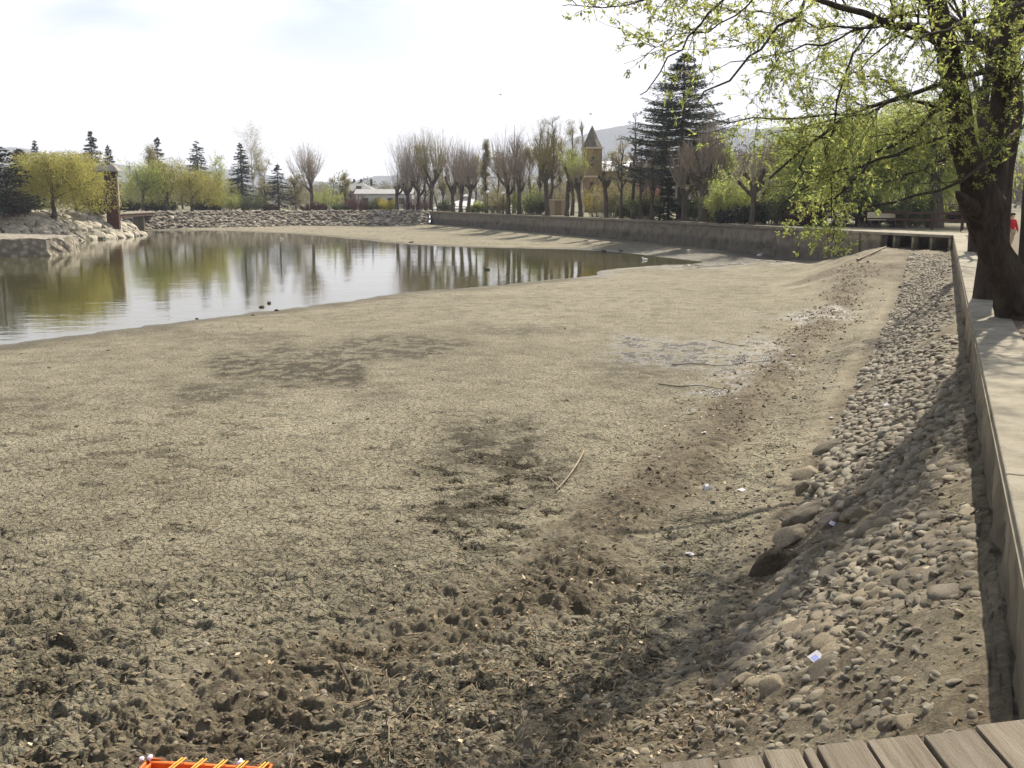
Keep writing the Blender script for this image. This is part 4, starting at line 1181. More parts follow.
# ochre house with the red window
Y = 108.0; x0, x1 = X_at(640, Y), X_at(664, Y)
oh = empty('house', ((x0 + x1) / 2, Y, 0)); tag(oh, 'ochre house with red framed windows and a dark roof behind the big cedar', 'house')
hw = (x1 - x0) / 2; ze = Z_at(176, Y); zr = Z_at(162, Y)
Acc().box((-hw, 0, -.5), (hw, 6, ze)).build('wall', M_rough('peach render', (.25, .165, .095), (.34, .235, .14), 1, .9, 5, .01), oh)
ac = Acc(); gable(ac, -hw, hw, 0, 6, ze, zr, .8); ac.build('roof', MAT_DROOF, oh)
MR = M_plain('red paint', (.45, .05, .035), .6)
windows(oh, (-.6, .55), (ze - 1.5, .8), 0, .34, .85, MR, M_plain('pale blind', (.35, .30, .30), .7))
Acc().box((-hw - .05, -.7, ze - 1.95), (hw + .05, -.01, ze - 1.80)).build('balcony', M_plain('orange tile', (.42, .17, .08), .8), oh)
# beige shed
Y = 112.0; x0, x1 = X_at(549, Y), X_at(567, Y)
sh_ = empty('shed', ((x0 + x1) / 2, Y, 0)); tag(sh_, 'small beige shed with a flat roof between the pollard trunks', 'shed')
hw = (x1 - x0) / 2; ze = Z_at(200.5, Y)
Acc().box((-hw, 0, -.5), (hw, 3, ze)).build('wall', M_rough('beige boards', (.26, .20, .12), (.36, .29, .18), 2, .9, 8, .01, stretch=(6, 1, .4)), sh_)
Acc().box((-hw - .15, -.2, ze + .01), (hw + .15, 3.2, ze + .14)).build('roof', MAT_PLAST, sh_)
Acc().box((-.35, -.05, -.3), (.35, -.01, 1.5)).build('door', M_plain('brown door', (.20, .14, .08), .8), sh_)
# dark gabled hut
Y = 88.0; x0, x1 = X_at(752, Y), X_at(781, Y)
hu = empty('hut', ((x0 + x1) / 2, Y, 0)); tag(hu, 'dark wooden hut with a steep gable at the right end of the far wall', 'hut')
hw = (x1 - x0) / 2; ze = Z_at(207, Y); zr = Z_at(187, Y)
ac = Acc(); ac.box((-hw, 0, -.4), (hw, 4, ze)); ac.add([(-hw, .02, ze), (hw, .02, ze), (0, .02, zr - .05)], None, [(0, 1, 2)]); ac.build('wall', M_rough('dark boards', (.05, .032, .022), (.10, .066, .045), 2, .85, 8, .01), hu)
ac = Acc(); gable(ac, -hw, hw, 0, 4, ze, zr, .3, .12, 'y'); ac.build('roof', MAT_BROWN, hu)
Acc().box((-.4, -.06, -.2), (.4, -.01, 1.4)).build('door', MAT_DROOF, hu)

# lamp posts, white bench, low timber fence
MIRON = M_plain('dark iron', (.03, .03, .035), .5, .6)
def lamp(px_, Y, top, label):
    o = empty('street_lamp', (X_at(px_, Y), Y, -.02)); H_ = Z_at(top, Y)
    z = np.array([0, .25, .3, .9, H_ - .25]); r = np.array([.11, .11, .06, .045, .035])
    V, Q = tubes(np.stack([0 * z, 0 * z, z], 1)[None], r[None], 8); Acc().add(V, Q).build('pole', MIRON, o, True)
    V, F = ico(2); Acc().add(V * .20 + np.array([0, 0, H_ - .02]), None, F).build('globe', M_plain('opal globe', (.8, .78, .74), .4), o, True)
    Acc().box((-.13, -.13, H_ - .26), (.13, .13, H_ - .2)).build('collar', MIRON, o)
    tag(o, label, 'street lamp', 'globe lamps along the far wall')
def bench(px_, Y, w_, label, mat):
    o = empty('park_bench', (X_at(px_, Y), Y, -.02)); 
    Acc().box((-w_ / 2, -.22, .42), (w_ / 2, .22, .47)).build('seat', mat, o, bevel=.01)
    Acc().box((-w_ / 2, .20, .55), (w_ / 2, .25, .90)).build('backrest', mat, o, bevel=.01)
    for x in (-w_ / 2 + .12, w_ / 2 - .12): Acc().box((x - .04, -.2, 0), (x + .04, .24, .418)).build('leg', MIRON, o)
    tag(o, label, 'bench')
bench(882, 61.5, 1.7, 'pale park bench under the weeping tree behind the pier', MAT_PLAST)
bench(778, 78, 1.8, 'grey park bench at the far wall beside the hut', MAT_COPING)
def low_fence(P, hgt, label, mat, mat2):
    o = empty('fence', (0, 0, 0)); tag(o, label, 'fence')
    ac = Acc()
    for a, b in zip(P[:-1], P[1:]):
        a = np.array(a); b = np.array(b); L = np.linalg.norm(b - a); t = (b - a) / L; n = np.array([-t[1], t[0]])
        R_ = (np.array([[t[0], n[0], 0], [t[1], n[1], 0], [0, 0, 1.0]]), np.array([a[0], a[1], 0]))
        for z in (hgt * .45, hgt * .85): ac.box((0, -.03, z), (L, .03, z + .12), None, R_)
        for k in range(int(L / 2.4) + 1):
            Acc().box((min(k * 2.4, L - .1), -.06, -.2), (min(k * 2.4, L - .1) + .1, .06, hgt), None, R_).build('post', mat2, o)
    ac.build('rail', mat, o)
low_fence([FAR[3] + np.array([4, 3.0]), FAR[4] + np.array([1.5, 3.0])], .7, 'low timber rail fence behind the far wall under the pollards', MAT_WOOD, MAT_WOOD)
low_fence([wall_pt(58, -2.0), (19.5, 72.0)], .95, 'reddish timber rail fence under the weeping tree past the pier', MAT_BROWN, MAT_BROWN)
# ================================================================== trees and shrubs
FARLINE = np.array([FAR[0], FAR[1], FAR[2], FAR[3], FAR[4], BANK[1], BANK[2], BANK[3]])
def far_y(px_):
    """depth of the top of the far wall or bank behind a pixel column"""
    k = (px_ - 512) / FPX * CP      # about X / Y
    for a, b in zip(FARLINE[:-1], FARLINE[1:]):
        ka, kb = a[0] / a[1], b[0] / b[1]
        if min(ka, kb) <= k <= max(ka, kb):
            e = b - a; t = (k * a[1] - a[0]) / (e[0] - k * e[1])
            return float(a[1] + e[1] * t)
    return 60.0 if k > 0 else 138.0

MAT_BARK = M_rough('grey brown bark', (.040, .031, .022), (.10, .08, .06), 6, .95, 14, .05, stretch=(1, 1, .25))
MAT_BARKF = M_rough('furrowed willow bark', (.014, .010, .007), (.050, .036, .025), 9, .95, 16, .12, stretch=(1, 1, .22), c3=(.085, .065, .045))
MAT_SHOOT = M_rough('grey purple twigs', (.21, .17, .132), (.32, .265, .205), 3, .9, 9, 0)
MAT_SHOOTY = M_rough('ochre green twigs', (.17, .145, .055), (.26, .225, .095), 3, .9, 9, 0)
MAT_SHOOTR = M_rough('red brown twigs', (.105, .045, .035), (.175, .085, .065), 3, .9, 9, 0)
MAT_PALEBARK = M_rough('pale birch bark', (.30, .27, .23), (.46, .43, .38), 6, .9, 12, .02)
L_SPRUCE = M_leaf('spruce needles', (.028, .044, .026), .12)
L_DARK = M_leaf('dark pine needles', (.014, .024, .014), .08)
L_CEDAR = M_leaf('cedar needles', (.066, .086, .062), .25)
L_WILLOW = M_leaf('spring willow leaves', (.25, .235, .06), .45, (.42, .385, .09))
L_WILLOWG = M_leaf('green willow leaves', (.19, .225, .06), .5, (.42, .47, .12))
L_PALE = M_leaf('pale budding leaves', (.22, .20, .095), .4)
L_YELLOW = M_leaf('forsythia flowers', (.34, .29, .04), .35)
L_BUSH = M_leaf('hedge leaves', (.075, .095, .028), .3)
L_DHEDGE = M_leaf('evergreen hedge leaves', (.016, .024, .013), .08)
L_RED = M_leaf('reddish leaves', (.060, .024, .018), .2)
L_FORE = M_leaf('young tree leaves', (.215, .235, .072), .5, (.46, .50, .14))

def straight(h, r0, r1, rs, lean=(0, 0), N=7, wig=.03):
    z = np.linspace(0, 1, N)
    x = lean[0] * z ** 1.3 * h + rs.normal(size=N) * wig * h * .3 * (z > 0); y = lean[1] * z * h + rs.normal(size=N) * wig * h * .3 * (z > 0)
    P = np.stack([x, y, z * h], 1)
    R = np.interp(z, [0, .06, .15, 1], [r0 * 1.5, r0 * 1.12, r0, r1])
    P[0, 2] = -.25
    return P[None], R[None]

def t_pollard(h, w_, rs, shoots=MAT_SHOOT, head=.36, n=22, lean=(0, 0), bud=0, thick=1.0):
    head = head * rs.uniform(.82, 1.1); hd = h * head
    lean = (lean[0] + rs.normal() * .03, rs.normal() * .03)
    n = int(n * rs.uniform(.55, .95))
    tp, tr = straight(hd, (.018 * h + .10) * thick, (.014 * h + .10) * thick, rs, lean)
    sp, sr = spawn(tp, tr, int(rs.integers(4, 8)), .62, 1.0, .95, h * rs.uniform(.16, .26), rs, 6, .75, .18, .78, .06, endr=.75)
    V, Q = tubes(tp, tr, 9); tk = Acc().add(V, Q); V, Q = tubes(sp, sr, 7); tk.add(V, Q)
    ends = sp[:, -1]
    for e in ends:
        V_, F_ = stone_shape(1, int(abs(e[0] * 999)) + 3, .2, .3); tk.add(V_ * (.016 * h + .06) + e, None, F_)
    allp = np.concatenate([sp]); allr = np.concatenate([sr])
    ln = (h - hd) * .86
    s1, r1 = spawn(allp, allr, n, .45, 1.0, .42, ln * 1.02, rs, 7, .85, .07, .16, .010, endr=.3)
    s1b, r1b = spawn(tp, tr, int(n * 1.2), .86, 1.0, .4, ln * .95, rs, 7, .7, .07, .10, .010, endr=.3)
    s1 = np.concatenate([s1, s1b]); r1 = np.concatenate([r1, r1b])
    s2, r2 = spawn(s1, r1, 7, .25, .97, .36, ln * .26, rs, 4, .22, .08, .6, .0045)
    cr = Acc()
    b = lambda P: np.repeat(rs.uniform(.7, 1.25, len(P)), P.shape[1] * 3)[:, None] * np.ones(3)
    V, Q = tubes(s1, r1, 3); cr.add(V, Q, None, b(s1)); V, Q = tubes(s2, r2, 3); cr.add(V, Q, None, b(s2))
    return (tk, MAT_BARK), (cr, shoots), ((s2, bud) if bud else None)

def t_bare(h, w_, rs, shoots=MAT_SHOOT, lean=(0, 0), bud=0, bark=None, up=.35, limbs=10, t0=.28, thick=1.0):
    tp, tr = straight(h * .9, (.011 * h + .06) * thick, .02, rs, lean, 8)
    l1, q1 = spawn(tp, tr, limbs, t0, .95, .62, w_ * .62, rs, 6, up, .10, .6, .02, taper=.45)
    l2, q2 = spawn(l1, q1, 7, .25, 1, .6, w_ * .30, rs, 5, up * .8, .12, .55, .010)
    l3, q3 = spawn(l2, q2, 7, .2, 1, .55, w_ * .15, rs, 4, up * .5, .12, .6, .005)
    tk = Acc(); V, Q = tubes(tp, tr, 8); tk.add(V, Q); V, Q = tubes(l1, q1, 5); tk.add(V, Q)
    cr = Acc()
    for P, R in ((l2, q2), (l3, q3)):
        V, Q = tubes(P, R, 3); cr.add(V, Q, None, np.repeat(rs.uniform(.7, 1.25, len(P)), P.shape[1] * 3)[:, None] * np.ones(3))
    return (tk, bark or MAT_BARK), (cr, shoots), ((l3, bud) if bud else None)

def t_conifer(h, w_, rs, mat=None, droop=.35, dens=15, layers=False, base=.05, scale=1.15, slim=.72):
    mat = mat or L_SPRUCE
    tp, tr = straight(h, .014 * h + .08, .02, rs, (0, 0), 7, .006)
    n = int(h * dens)
    z = rs.random(n) ** .85
    if layers:
        k = np.floor(z * layers); z = np.clip((k + .5 + rs.normal(size=n) * .24) / layers, 0, .99)
    zz = h * (base + (1 - base) * z)
    az = rs.uniform(0, 2 * math.pi, n)
    env = (1 - z) ** slim
    lump = .86 + .3 * vnoise(az * 1.3, z * 13, 3)
    L = (w_ / 2) * 1.65 * env * lump * rs.uniform(.62, 1.1, n) + .02 * w_ / 4
    if layers: L = L * (.70 + .45 * vnoise(np.floor(z * layers) * 3.3, np.floor(az * .7) * 1.7, 8))
    u = np.linspace(0, 1, 5)
    dz = -droop * L[:, None] * u + .18 * L[:, None] * u ** 2.2
    P = np.stack([np.cos(az)[:, None] * L[:, None] * u, np.sin(az)[:, None] * L[:, None] * u, zz[:, None] + dz], 2)
    R = (.006 * h * (1 - z)[:, None] + .012) * np.linspace(1, .3, 5)
    tk = Acc(); V, Q = tubes(tp, tr, 7); tk.add(V, Q); V, Q = tubes(P, R, 3); tk.add(V, Q)
    per = 46 if layers else 26
    i = np.repeat(np.arange(n), per); t = np.clip(rs.uniform(.12 if not layers else .25, 1.04, n * per), 0, .999)
    pos, tan = path_at(P, i, t)
    lat = np.stack([-np.sin(az[i]), np.cos(az[i]), 0 * t], 1) * (rs.uniform(-1, 1, n * per) * L[i] * .30 * (1.1 - t))[:, None]
    pos = pos + lat; pos[:, 2] += rs.normal(size=n * per) * .03 * w_ / 4 - np.abs(lat).sum(1) * .25
    D = tan + lat / (np.abs(lat).sum(1, keepdims=True) + .05) * .7 + np.array([0, 0, -.25]) + rs.normal(size=pos.shape) * .25
    s = scale * (.022 * h + .10)
    s = s * (.55 + .45 * env[i])
    V, Q = leaves(pos, D, s * rs.uniform(.6, 1.3, len(pos)), s * .36, rs, .35)
    return (tk, MAT_BARK), (Acc().add(V, Q, None, leaf_tint(len(pos), rs, .6, 1.35, .08)), mat), None

def t_willow(h, w_, rs, mat=None, dens=1.0, clear=.03, hang=.75, leaf=.16, bark=None):
    """round crown of hanging strands"""
    mat = mat or L_WILLOW
    tp, tr = straight(h * .5, .02 * h + .1, .012 * h + .05, rs, (rs.uniform(-.08, .08), 0))
    l1, q1 = spawn(tp, tr, 11, .45, 1, .62, h * .46, rs, 7, .35, .10, .6, .03)
    l2, q2 = spawn(l1, q1, 8, .25, 1, .65, h * .20, rs, 5, .1, .14, .5, .015)
    k = (w_ / 2) / max(1e-3, np.percentile(np.abs(l2[..., 0]), 96))
    for A_ in (l1, l2): A_[..., :2] *= k * .92
    top = l2[..., 2].max(); 
    for A_ in (l1, l2): A_[..., 2] = np.where(A_[..., 2] > h * .45, h * .45 + (A_[..., 2] - h * .45) * (h * .53) / max(.1, top - h * .45), A_[..., 2])
    ns = int(8 * dens)
    s, r = spawn(l2, q2, ns, .1, 1, .8, h * hang * .8, rs, 7, -1.5, .06, .4, .006, endr=.5)
    s[..., 2] = np.maximum(s[..., 2], clear * h + rs.random(len(s))[:, None] * .12 * h)
    tk = Acc(); V, Q = tubes(tp, tr, 8); tk.add(V, Q); V, Q = tubes(l1, q1, 5); tk.add(V, Q); V, Q = tubes(l2, q2, 3); tk.add(V, Q)
    per = 12
    i = np.repeat(np.arange(len(s)), per); t = rs.uniform(0, 1, len(i))
    pos, tan = path_at(s, i, t); pos = pos + rs.normal(size=pos.shape) * .012 * h
    ok = pos[:, 2] < h * (.93 + .05 * rs.random(len(pos))); pos, tan = pos[ok], tan[ok]
    D = tan * .8 + rs.normal(size=pos.shape) * .45
    cl = (.62 + .75 * fbm(pos[:, 0] * .8 / h * 8 + 40, pos[:, 2] * .8 / h * 8 + pos[:, 1], 3, int(h * 10)))
    V, Q = leaves(pos, D, leaf * rs.uniform(.7, 1.4, len(pos)) * h / 6, leaf * .34 * h / 6, rs)
    return (tk, bark or MAT_BARK), (Acc().add(V, Q, None, leaf_tint(len(pos), rs, .7, 1.25, .10, cl)), mat), None

def t_leafy(h, w_, rs, mat=None, leaf=.16, bark=None, dens=9, t0=.3, up=.4, lean=(0, 0), limbs=12):
    """open broadleaf crown, leaves along real twigs"""
    tp, tr = straight(h * .9, .012 * h + .05, .02, rs, lean)
    l1, q1 = spawn(tp, tr, limbs, t0, .98, .7, w_ * .58, rs, 6, up, .12, .55, .018, taper=.4)
    l2, q2 = spawn(l1, q1, 7, .2, 1, .65, w_ * .26, rs, 5, up * .4, .15, .5, .01)
    l3, q3 = spawn(l2, q2, 5, .2, 1, .65, w_ * .13, rs, 4, 0, .15, .5, .006)
    tk = Acc(); V, Q = tubes(tp, tr, 8); tk.add(V, Q); V, Q = tubes(l1, q1, 5); tk.add(V, Q); V, Q = tubes(l2, q2, 3); tk.add(V, Q)
    i = np.repeat(np.arange(len(l3)), dens); t = rs.uniform(0, 1, len(i))
    pos, tan = path_at(l3, i, t); pos = pos + rs.normal(size=pos.shape) * .012 * h
    cl = .65 + .7 * fbm(pos[:, 0] * 1.1 + 30, pos[:, 2] * 1.1 + pos[:, 1], 3, int(h * 7))
    V, Q = leaves(pos, tan * .6 + rs.normal(size=pos.shape) * .6, leaf * rs.uniform(.7, 1.4, len(pos)), leaf * .42, rs)
    return (tk, bark or MAT_BARK), (Acc().add(V, Q, None, leaf_tint(len(pos), rs, .7, 1.3, .10, cl)), mat or L_PALE), None

def t_shrub(h, w_, rs, mat=None, stems=None, leaf=.12, n=60, dens=16, up=.5, bare=False):
    """many stems from the ground"""
    a = rs.uniform(0, 6.3, n); rr = np.sqrt(rs.random(n)) * w_ * .34
    p0 = np.stack([np.cos(a) * rr, np.sin(a) * rr * .8, np.full(n, -.08)], 1)
    P = []; pos = p0; d = unit(np.stack([np.cos(a) * rr * 1.1 / (w_ * .34), np.sin(a) * rr * 1.1 / (w_ * .34), 1.6 + rs.random(n)], 1)); H_ = h * rs.uniform(.55, 1.05, n) * (1 - .35 * (rr / (w_ * .34)) ** 2)
    for k in range(6):
        P.append(pos); d = unit(d + rs.normal(size=(n, 3)) * .12); pos = pos + d * (H_ / 5)[:, None]
    P = np.stack(P, 1); R = np.linspace(.022, .008, 6)[None] * np.ones((n, 1))
    s2, r2 = spawn(P, R, 8, .2, 1, .6, h * .22, rs, 4, .2, .15, .6, .005)
    st = Acc(); V, Q = tubes(P, R, 3); st.add(V, Q); V, Q = tubes(s2, r2, 3); st.add(V, Q)
    if bare: return (st, stems or MAT_SHOOTR), None, None
    i = np.repeat(np.arange(len(s2)), dens); t = rs.uniform(0, 1, len(i))
    pos, tan = path_at(s2, i, t); pos = pos + rs.normal(size=pos.shape) * .03 * h; pos[:, 2] = np.maximum(pos[:, 2], .02)
    cl = .6 + .8 * fbm(pos[:, 0] * 1.5 + 30, pos[:, 2] * 1.5 + pos[:, 1], 3, int(h * 17))
    V, Q = leaves(pos, tan * .5 + rs.normal(size=pos.shape) * .7, leaf * rs.uniform(.7, 1.4, len(pos)), leaf * .5, rs)
    return (st, stems or MAT_SHOOT), (Acc().add(V, Q, None, leaf_tint(len(pos), rs, .65, 1.3, .10, cl)), mat or L_BUSH), None

def plant(name, cat, label, px_, Y, top, wpx_, fn, group=None, z0=-.04, seed=None, **kw):
    rs = np.random.default_rng(seed if seed is not None else int(px_ * 13 + top))
    X = X_at(px_, Y); zt = Z_at(top, Y); h = zt - z0; w_ = wpx_ / FPX * Y
    (tk, m1), cr, bud = fn(h, w_, rs, **kw)
    o = empty(name, (X, Y, z0)); tag(o, label, cat, group)
    tk.build('trunk' if fn is not t_shrub else 'stems', m1, o, True)
    if cr:
        if bud:                                           # a haze of opening buds among the twigs
            P, m2 = bud
            i = np.repeat(np.arange(len(P)), 5); pos, tan = path_at(P, i, rs.uniform(0, 1, len(i)))
            V, Q = leaves(pos, tan + rs.normal(size=pos.shape) * .5, .10 * rs.uniform(.7, 1.5, len(pos)), .05, rs)
            lv_ = Acc().add(V, Q, None, leaf_tint(len(pos), rs)).build('buds', m2, o)
        cr[0].build('crown' if fn is not t_shrub else 'leaves', cr[1], o, False)
    return o

T, S_ = 'tree', 'shrub'
pz = .15
# --- on the peninsula
plant('pine_tree', T, 'broad dark pine cut off by the left edge of the view', -3, 93, 146, 50, t_conifer, z0=pz, mat=L_DARK, dens=42, slim=.35, droop=.2, scale=1.5)
plant('pine_tree', T, 'smaller dark pine with a ragged tip behind the yellow willow at the far left', 24, 112, 149, 32, t_conifer, z0=pz, mat=L_DARK, dens=34, slim=.5, scale=1.4)
plant('willow_tree', T, 'wide yellow green weeping willow on the peninsula beside the dark pines', 54, 99, 150, 62, t_willow, z0=pz, dens=3.0, leaf=.2, clear=.02)
plant('willow_tree', T, 'yellow green weeping willow on the peninsula next to the timber pillar', 77, 111, 149, 52, t_willow, z0=pz, dens=3.0, leaf=.2, clear=.02)
plant('shrub', S_, 'dark red brown shrub at the foot of the leftmost willow', 17, 94, 190, 26, t_shrub, z0=pz, mat=L_RED, stems=MAT_SHOOTR)
plant('shrub', S_, 'dark maroon shrub pressed against the timber pillar', 99, 107.5, 184, 16, t_shrub, z0=pz, mat=L_RED, stems=MAT_SHOOTR, n=80)
plant('spruce_tree', T, 'thin spruce tip showing above the leftmost willow', 40, 150, 140, 13, t_conifer)
plant('spruce_tree', T, 'tall pointed spruce rising behind the two peninsula willows', 96, 150, 131, 27, t_conifer, dens=20)
plant('spruce_tree', T, 'slim spruce tip just right of the tall pointed spruce', 112.5, 155, 145, 16, t_conifer, dens=20)
# --- far left bank
for px_, top, w_, lab, m in ((143, 160, 30, 'pale green willow right behind the footbridge', L_WILLOWG), (168, 157, 34, 'rounded willow below the first spruce tip right of the footbridge', L_WILLOW), (192, 166, 28, 'yellowish willow with low hanging strands on the far left bank', L_WILLOW), (209, 172, 24, 'small golden willow at the right end of the left bank willows', L_WILLOW)):
    plant('willow_tree', T, lab, px_, far_y(max(142, px_)) + 6 + (px_ % 5), top - 2, w_ * 1.1, t_willow, mat=m, dens=1.15, clear=.10, leaf=.17)
plant('spruce_tree', T, 'spruce standing above the rounded willow on the far left bank', 161, 172, 137, 24, t_conifer, dens=18)
plant('spruce_tree', T, 'spruce with a flat bushy tip above the yellowish willow', 200, 178, 141, 24, t_conifer, dens=18, slim=.6)
plant('birch_tree', T, 'large pale budding tree behind the dark slender spruce', 254, 182, 141, 50, t_leafy, mat=L_PALE, bark=MAT_PALEBARK, limbs=16, dens=7, leaf=.17, up=.5, t0=.35)
plant('birch_tree', T, 'faint pale bare tree between the two left bank spruces', 183, 190, 155, 26, t_bare, shoots=MAT_SHOOT)
plant('bare_tree', T, 'hazy grey tree just right of the tall spruce by the footbridge', 132, 185, 157, 22, t_bare)
plant('spruce_tree', T, 'dark slender spruce in front of the large pale budding tree', 243, 160, 143, 24, t_conifer, dens=22, mat=L_SPRUCE)
plant('spruce_tree', T, 'small dark cone shaped spruce left of the round pollard', 279, 158, 164, 26, t_conifer, dens=24, mat=L_DARK)
plant('shrub', S_, 'rounded yellow green bush at the water side left of the slender spruce', 226, 152, 188, 28, t_shrub, mat=L_WILLOWG, n=70)
plant('shrub', S_, 'lower olive bush right of the slender spruce', 254, 153, 192, 26, t_shrub, mat=L_BUSH, n=70)
plant('shrub', S_, 'low dark red bush below the cone shaped spruce', 271, 152.5, 203, 18, t_shrub, mat=L_RED, stems=MAT_SHOOTR)
plant('shrub', S_, 'dark red bush round the foot of the big round pollard', 314, 153.5, 202, 34, t_shrub, mat=L_RED, stems=MAT_SHOOTR, n=80)
plant('shrub', S_, 'tall pale green bush right of the big round pollard', 328, 160, 184, 24, t_shrub, mat=L_WILLOWG, n=50)
plant('shrub', S_, 'tall thin leaved bush left of the big round pollard', 300, 162, 182, 22, t_shrub, mat=L_PALE, n=40)
plant('pollard_tree', T, 'big round pollard with forked thick limbs alone on the far left bank', 312, 156, 149, 44, t_pollard, n=34, head=.40, bud=L_PALE)
plant('poplar_tree', T, 'thin upright brown poplar beside the slate roofed house', 334, 168, 178, 9, t_bare, up=1.0, shoots=MAT_SHOOTY)
plant('shrub', S_, 'dense purple brown leafless bush before the slate roofed house', 357, 154.5, 192, 24, t_shrub, bare=True, n=170)
plant('shrub', S_, 'bright yellow flowering forsythia beside the long low building', 387, 155, 197, 24, t_shrub, mat=L_YELLOW, n=70)
plant('shrub', S_, 'dull green bush left of the yellow forsythia', 372, 155.5, 199, 20, t_shrub, mat=L_BUSH, n=60)
plant('shrub', S_, 'low green bush between the purple bush and the round pollard', 341, 154, 203, 20, t_shrub, mat=L_BUSH, n=60)
plant('shrub', S_, 'red stemmed thicket round the feet of the pollard clump', 417, 153, 193, 36, t_shrub, bare=True, n=200)
hg = []
for px_, w_, lab in ((128, 26, 'dark clipped evergreen hedge behind the footbridge'), (160, 46, 'long dark evergreen hedge under the left bank willows'), (208, 30, 'dark evergreen hedge behind the golden willow')):
    plant('hedge', 'hedge', lab, px_, far_y(max(142, px_)) + 12, 199, w_, t_shrub, mat=L_DHEDGE, n=150, dens=20)
# --- pollard clump and the row along the far wall
def row(px_, off): return far_y(px_) + off
plant('pollard_tree', T, 'leftmost pollard of the clump, with sideways spreading shoots', 397, row(399, 3), 150, 26, t_pollard, n=16, head=.42, lean=(-.03, 0))
plant('pollard_tree', T, 'tall grey pollard second in the clump', 408, row(408, 5), 139, 26, t_pollard, n=24, head=.34)
plant('pollard_tree', T, 'tall straight shooted pollard in the middle of the clump', 419, row(419, 6.5), 138, 24, t_pollard, n=26, head=.30)
plant('pollard_tree', T, 'yellowish green pollard on the right side of the clump', 431, row(430, 5), 139, 24, t_pollard, n=26, head=.36, shoots=MAT_SHOOTY, bud=L_PALE)
plant('bare_tree', T, 'thin crooked stem leaning off the right of the pollard clump', 438, row(436, 2.2), 187, 9, t_bare, lean=(-.25, 0), limbs=4, thick=1.5)
plant('pollard_tree', T, 'pollard with a raised left arm before the white roofed pavilion', 453, row(452, 3), 146, 24, t_pollard, n=20, head=.40)
plant('pollard_tree', T, 'round headed pollard before the cupola of the pavilion', 461, row(460, 4.5), 144, 26, t_pollard, n=26, head=.40, lean=(.02, 0))
plant('pollard_tree', T, 'pollard leaning right on a slanting trunk before the pavilion', 468, row(468, 3), 146, 28, t_pollard, n=24, head=.42, lean=(.14, 0))
plant('poplar_tree', T, 'narrow pale green poplar behind the first globe lamp', 486, row(486, 8), 137, 15, t_leafy, mat=L_PALE, up=1.1, t0=.15, limbs=26, leaf=.14)
plant('pollard_tree', T, 'stout trunked pollard left in the pair by the second lamp', 508.5, row(508, 2.5), 143, 26, t_pollard, n=26, head=.44)
plant('bare_tree', T, 'tall wide forked bare tree above the pair of stout pollards', 514, row(512, 12), 115, 36, t_bare, up=.5, t0=.4, limbs=12)
plant('pollard_tree', T, 'stout pollard right in the pair by the second lamp', 519, row(518, 4), 146, 26, t_pollard, n=24, head=.44)
plant('shrub', S_, 'yellow green bush between the stout pollards', 527, row(527, 9), 186, 22, t_shrub, mat=L_WILLOWG)
plant('poplar_tree', T, 'grey dense upright tree behind the thick knobbed pollard', 540, row(540, 16), 118, 26, t_leafy, mat=L_PALE, up=.9, t0=.25, limbs=22, leaf=.10, dens=5)
plant('bare_tree', T, 'dead spire topped conifer behind the thick knobbed pollard', 552, row(552, 13), 107, 20, t_bare, up=.1, t0=.2, limbs=34)
plant('pollard_tree', T, 'thick knobbed pollard straight in front of the dead spire', 547.5, row(547, 2.5), 131, 32, t_pollard, n=30, head=.42, shoots=MAT_SHOOTY)
plant('birch_tree', T, 'tall pale thin birch left of the church spire', 582, row(580, 14), 111, 18, t_bare, bark=MAT_PALEBARK, up=.8, shoots=MAT_SHOOTY)
plant('poplar_tree', T, 'yellow budding poplar left of the pale birch', 572, row(570, 11), 119, 20, t_leafy, mat=L_PALE, up=.9, t0=.2, limbs=20, leaf=.11)
plant('pollard_tree', T, 'leafy pollard with ivy green head left of the church', 567, row(567, 2.5), 150, 20, t_pollard, n=16, head=.5, shoots=MAT_SHOOTY, bud=L_WILLOWG)
plant('pollard_tree', T, 'crooked pollard curving left before the church tower', 581, row(580, 2.2), 152, 16, t_pollard, n=12, head=.52, lean=(-.16, 0), bud=L_WILLOWG)
plant('pollard_tree', T, 'short pollard standing right before the church nave', 607, row(606, 2.5), 152, 26, t_pollard, n=12, head=.55, lean=(-.10, 0), shoots=MAT_SHOOTY)
plant('shrub', S_, 'ochre leaved bush before the church tower door', 597, row(597, 9), 178, 20, t_shrub, mat=L_YELLOW, n=46, dens=7)
for px_, top, w_, lab, kw in (
    (621, 132, 30, 'dark bare tree leftmost of the group before the church nave', dict(up=.35)),
    (633, 103, 16, 'tall bare pole like tree before the church nave', dict(up=.1, limbs=16)),
    (640, 140, 34, 'spreading dark bare tree left of the big cedar', dict(up=.3)),
    (652, 150, 28, 'bare tree whose trunk hides the peach coloured house', dict(up=.4, thick=1.4))):
    plant('bare_tree', T, lab, px_, row(px_, 3 + px_ % 4), top, w_, t_bare, limbs=12 if 'limbs' not in kw else kw.pop('limbs'), **kw)
plant('cedar_tree', T, 'tall cedar with flat tiered boughs towering right of the church', 680, row(680, 9), 53, 96, t_conifer, mat=L_CEDAR, layers=14, dens=40, droop=.12, base=.22, slim=.78, scale=.72, seed=5)
plant('yew_tree', T, 'narrow black green yew column below the cedar', 668, row(668, 3.5), 180, 17, t_conifer, mat=L_DARK, dens=60, slim=.5, scale=1.2)
plant('pollard_tree', T, 'bare trunk just right of the black yew', 684, row(684, 3), 146, 34, t_pollard, n=20, head=.5)
plant('pollard_tree', T, 'heavy leaning pollard with a V shaped head right of the cedar', 703, row(702, 2.8), 130, 40, t_pollard, n=22, head=.55, thick=1.7, lean=(.04, 0))
plant('bare_tree', T, 'tangled bare tree behind the V headed pollard', 712, row(712, 9), 118, 44, t_bare, limbs=14)
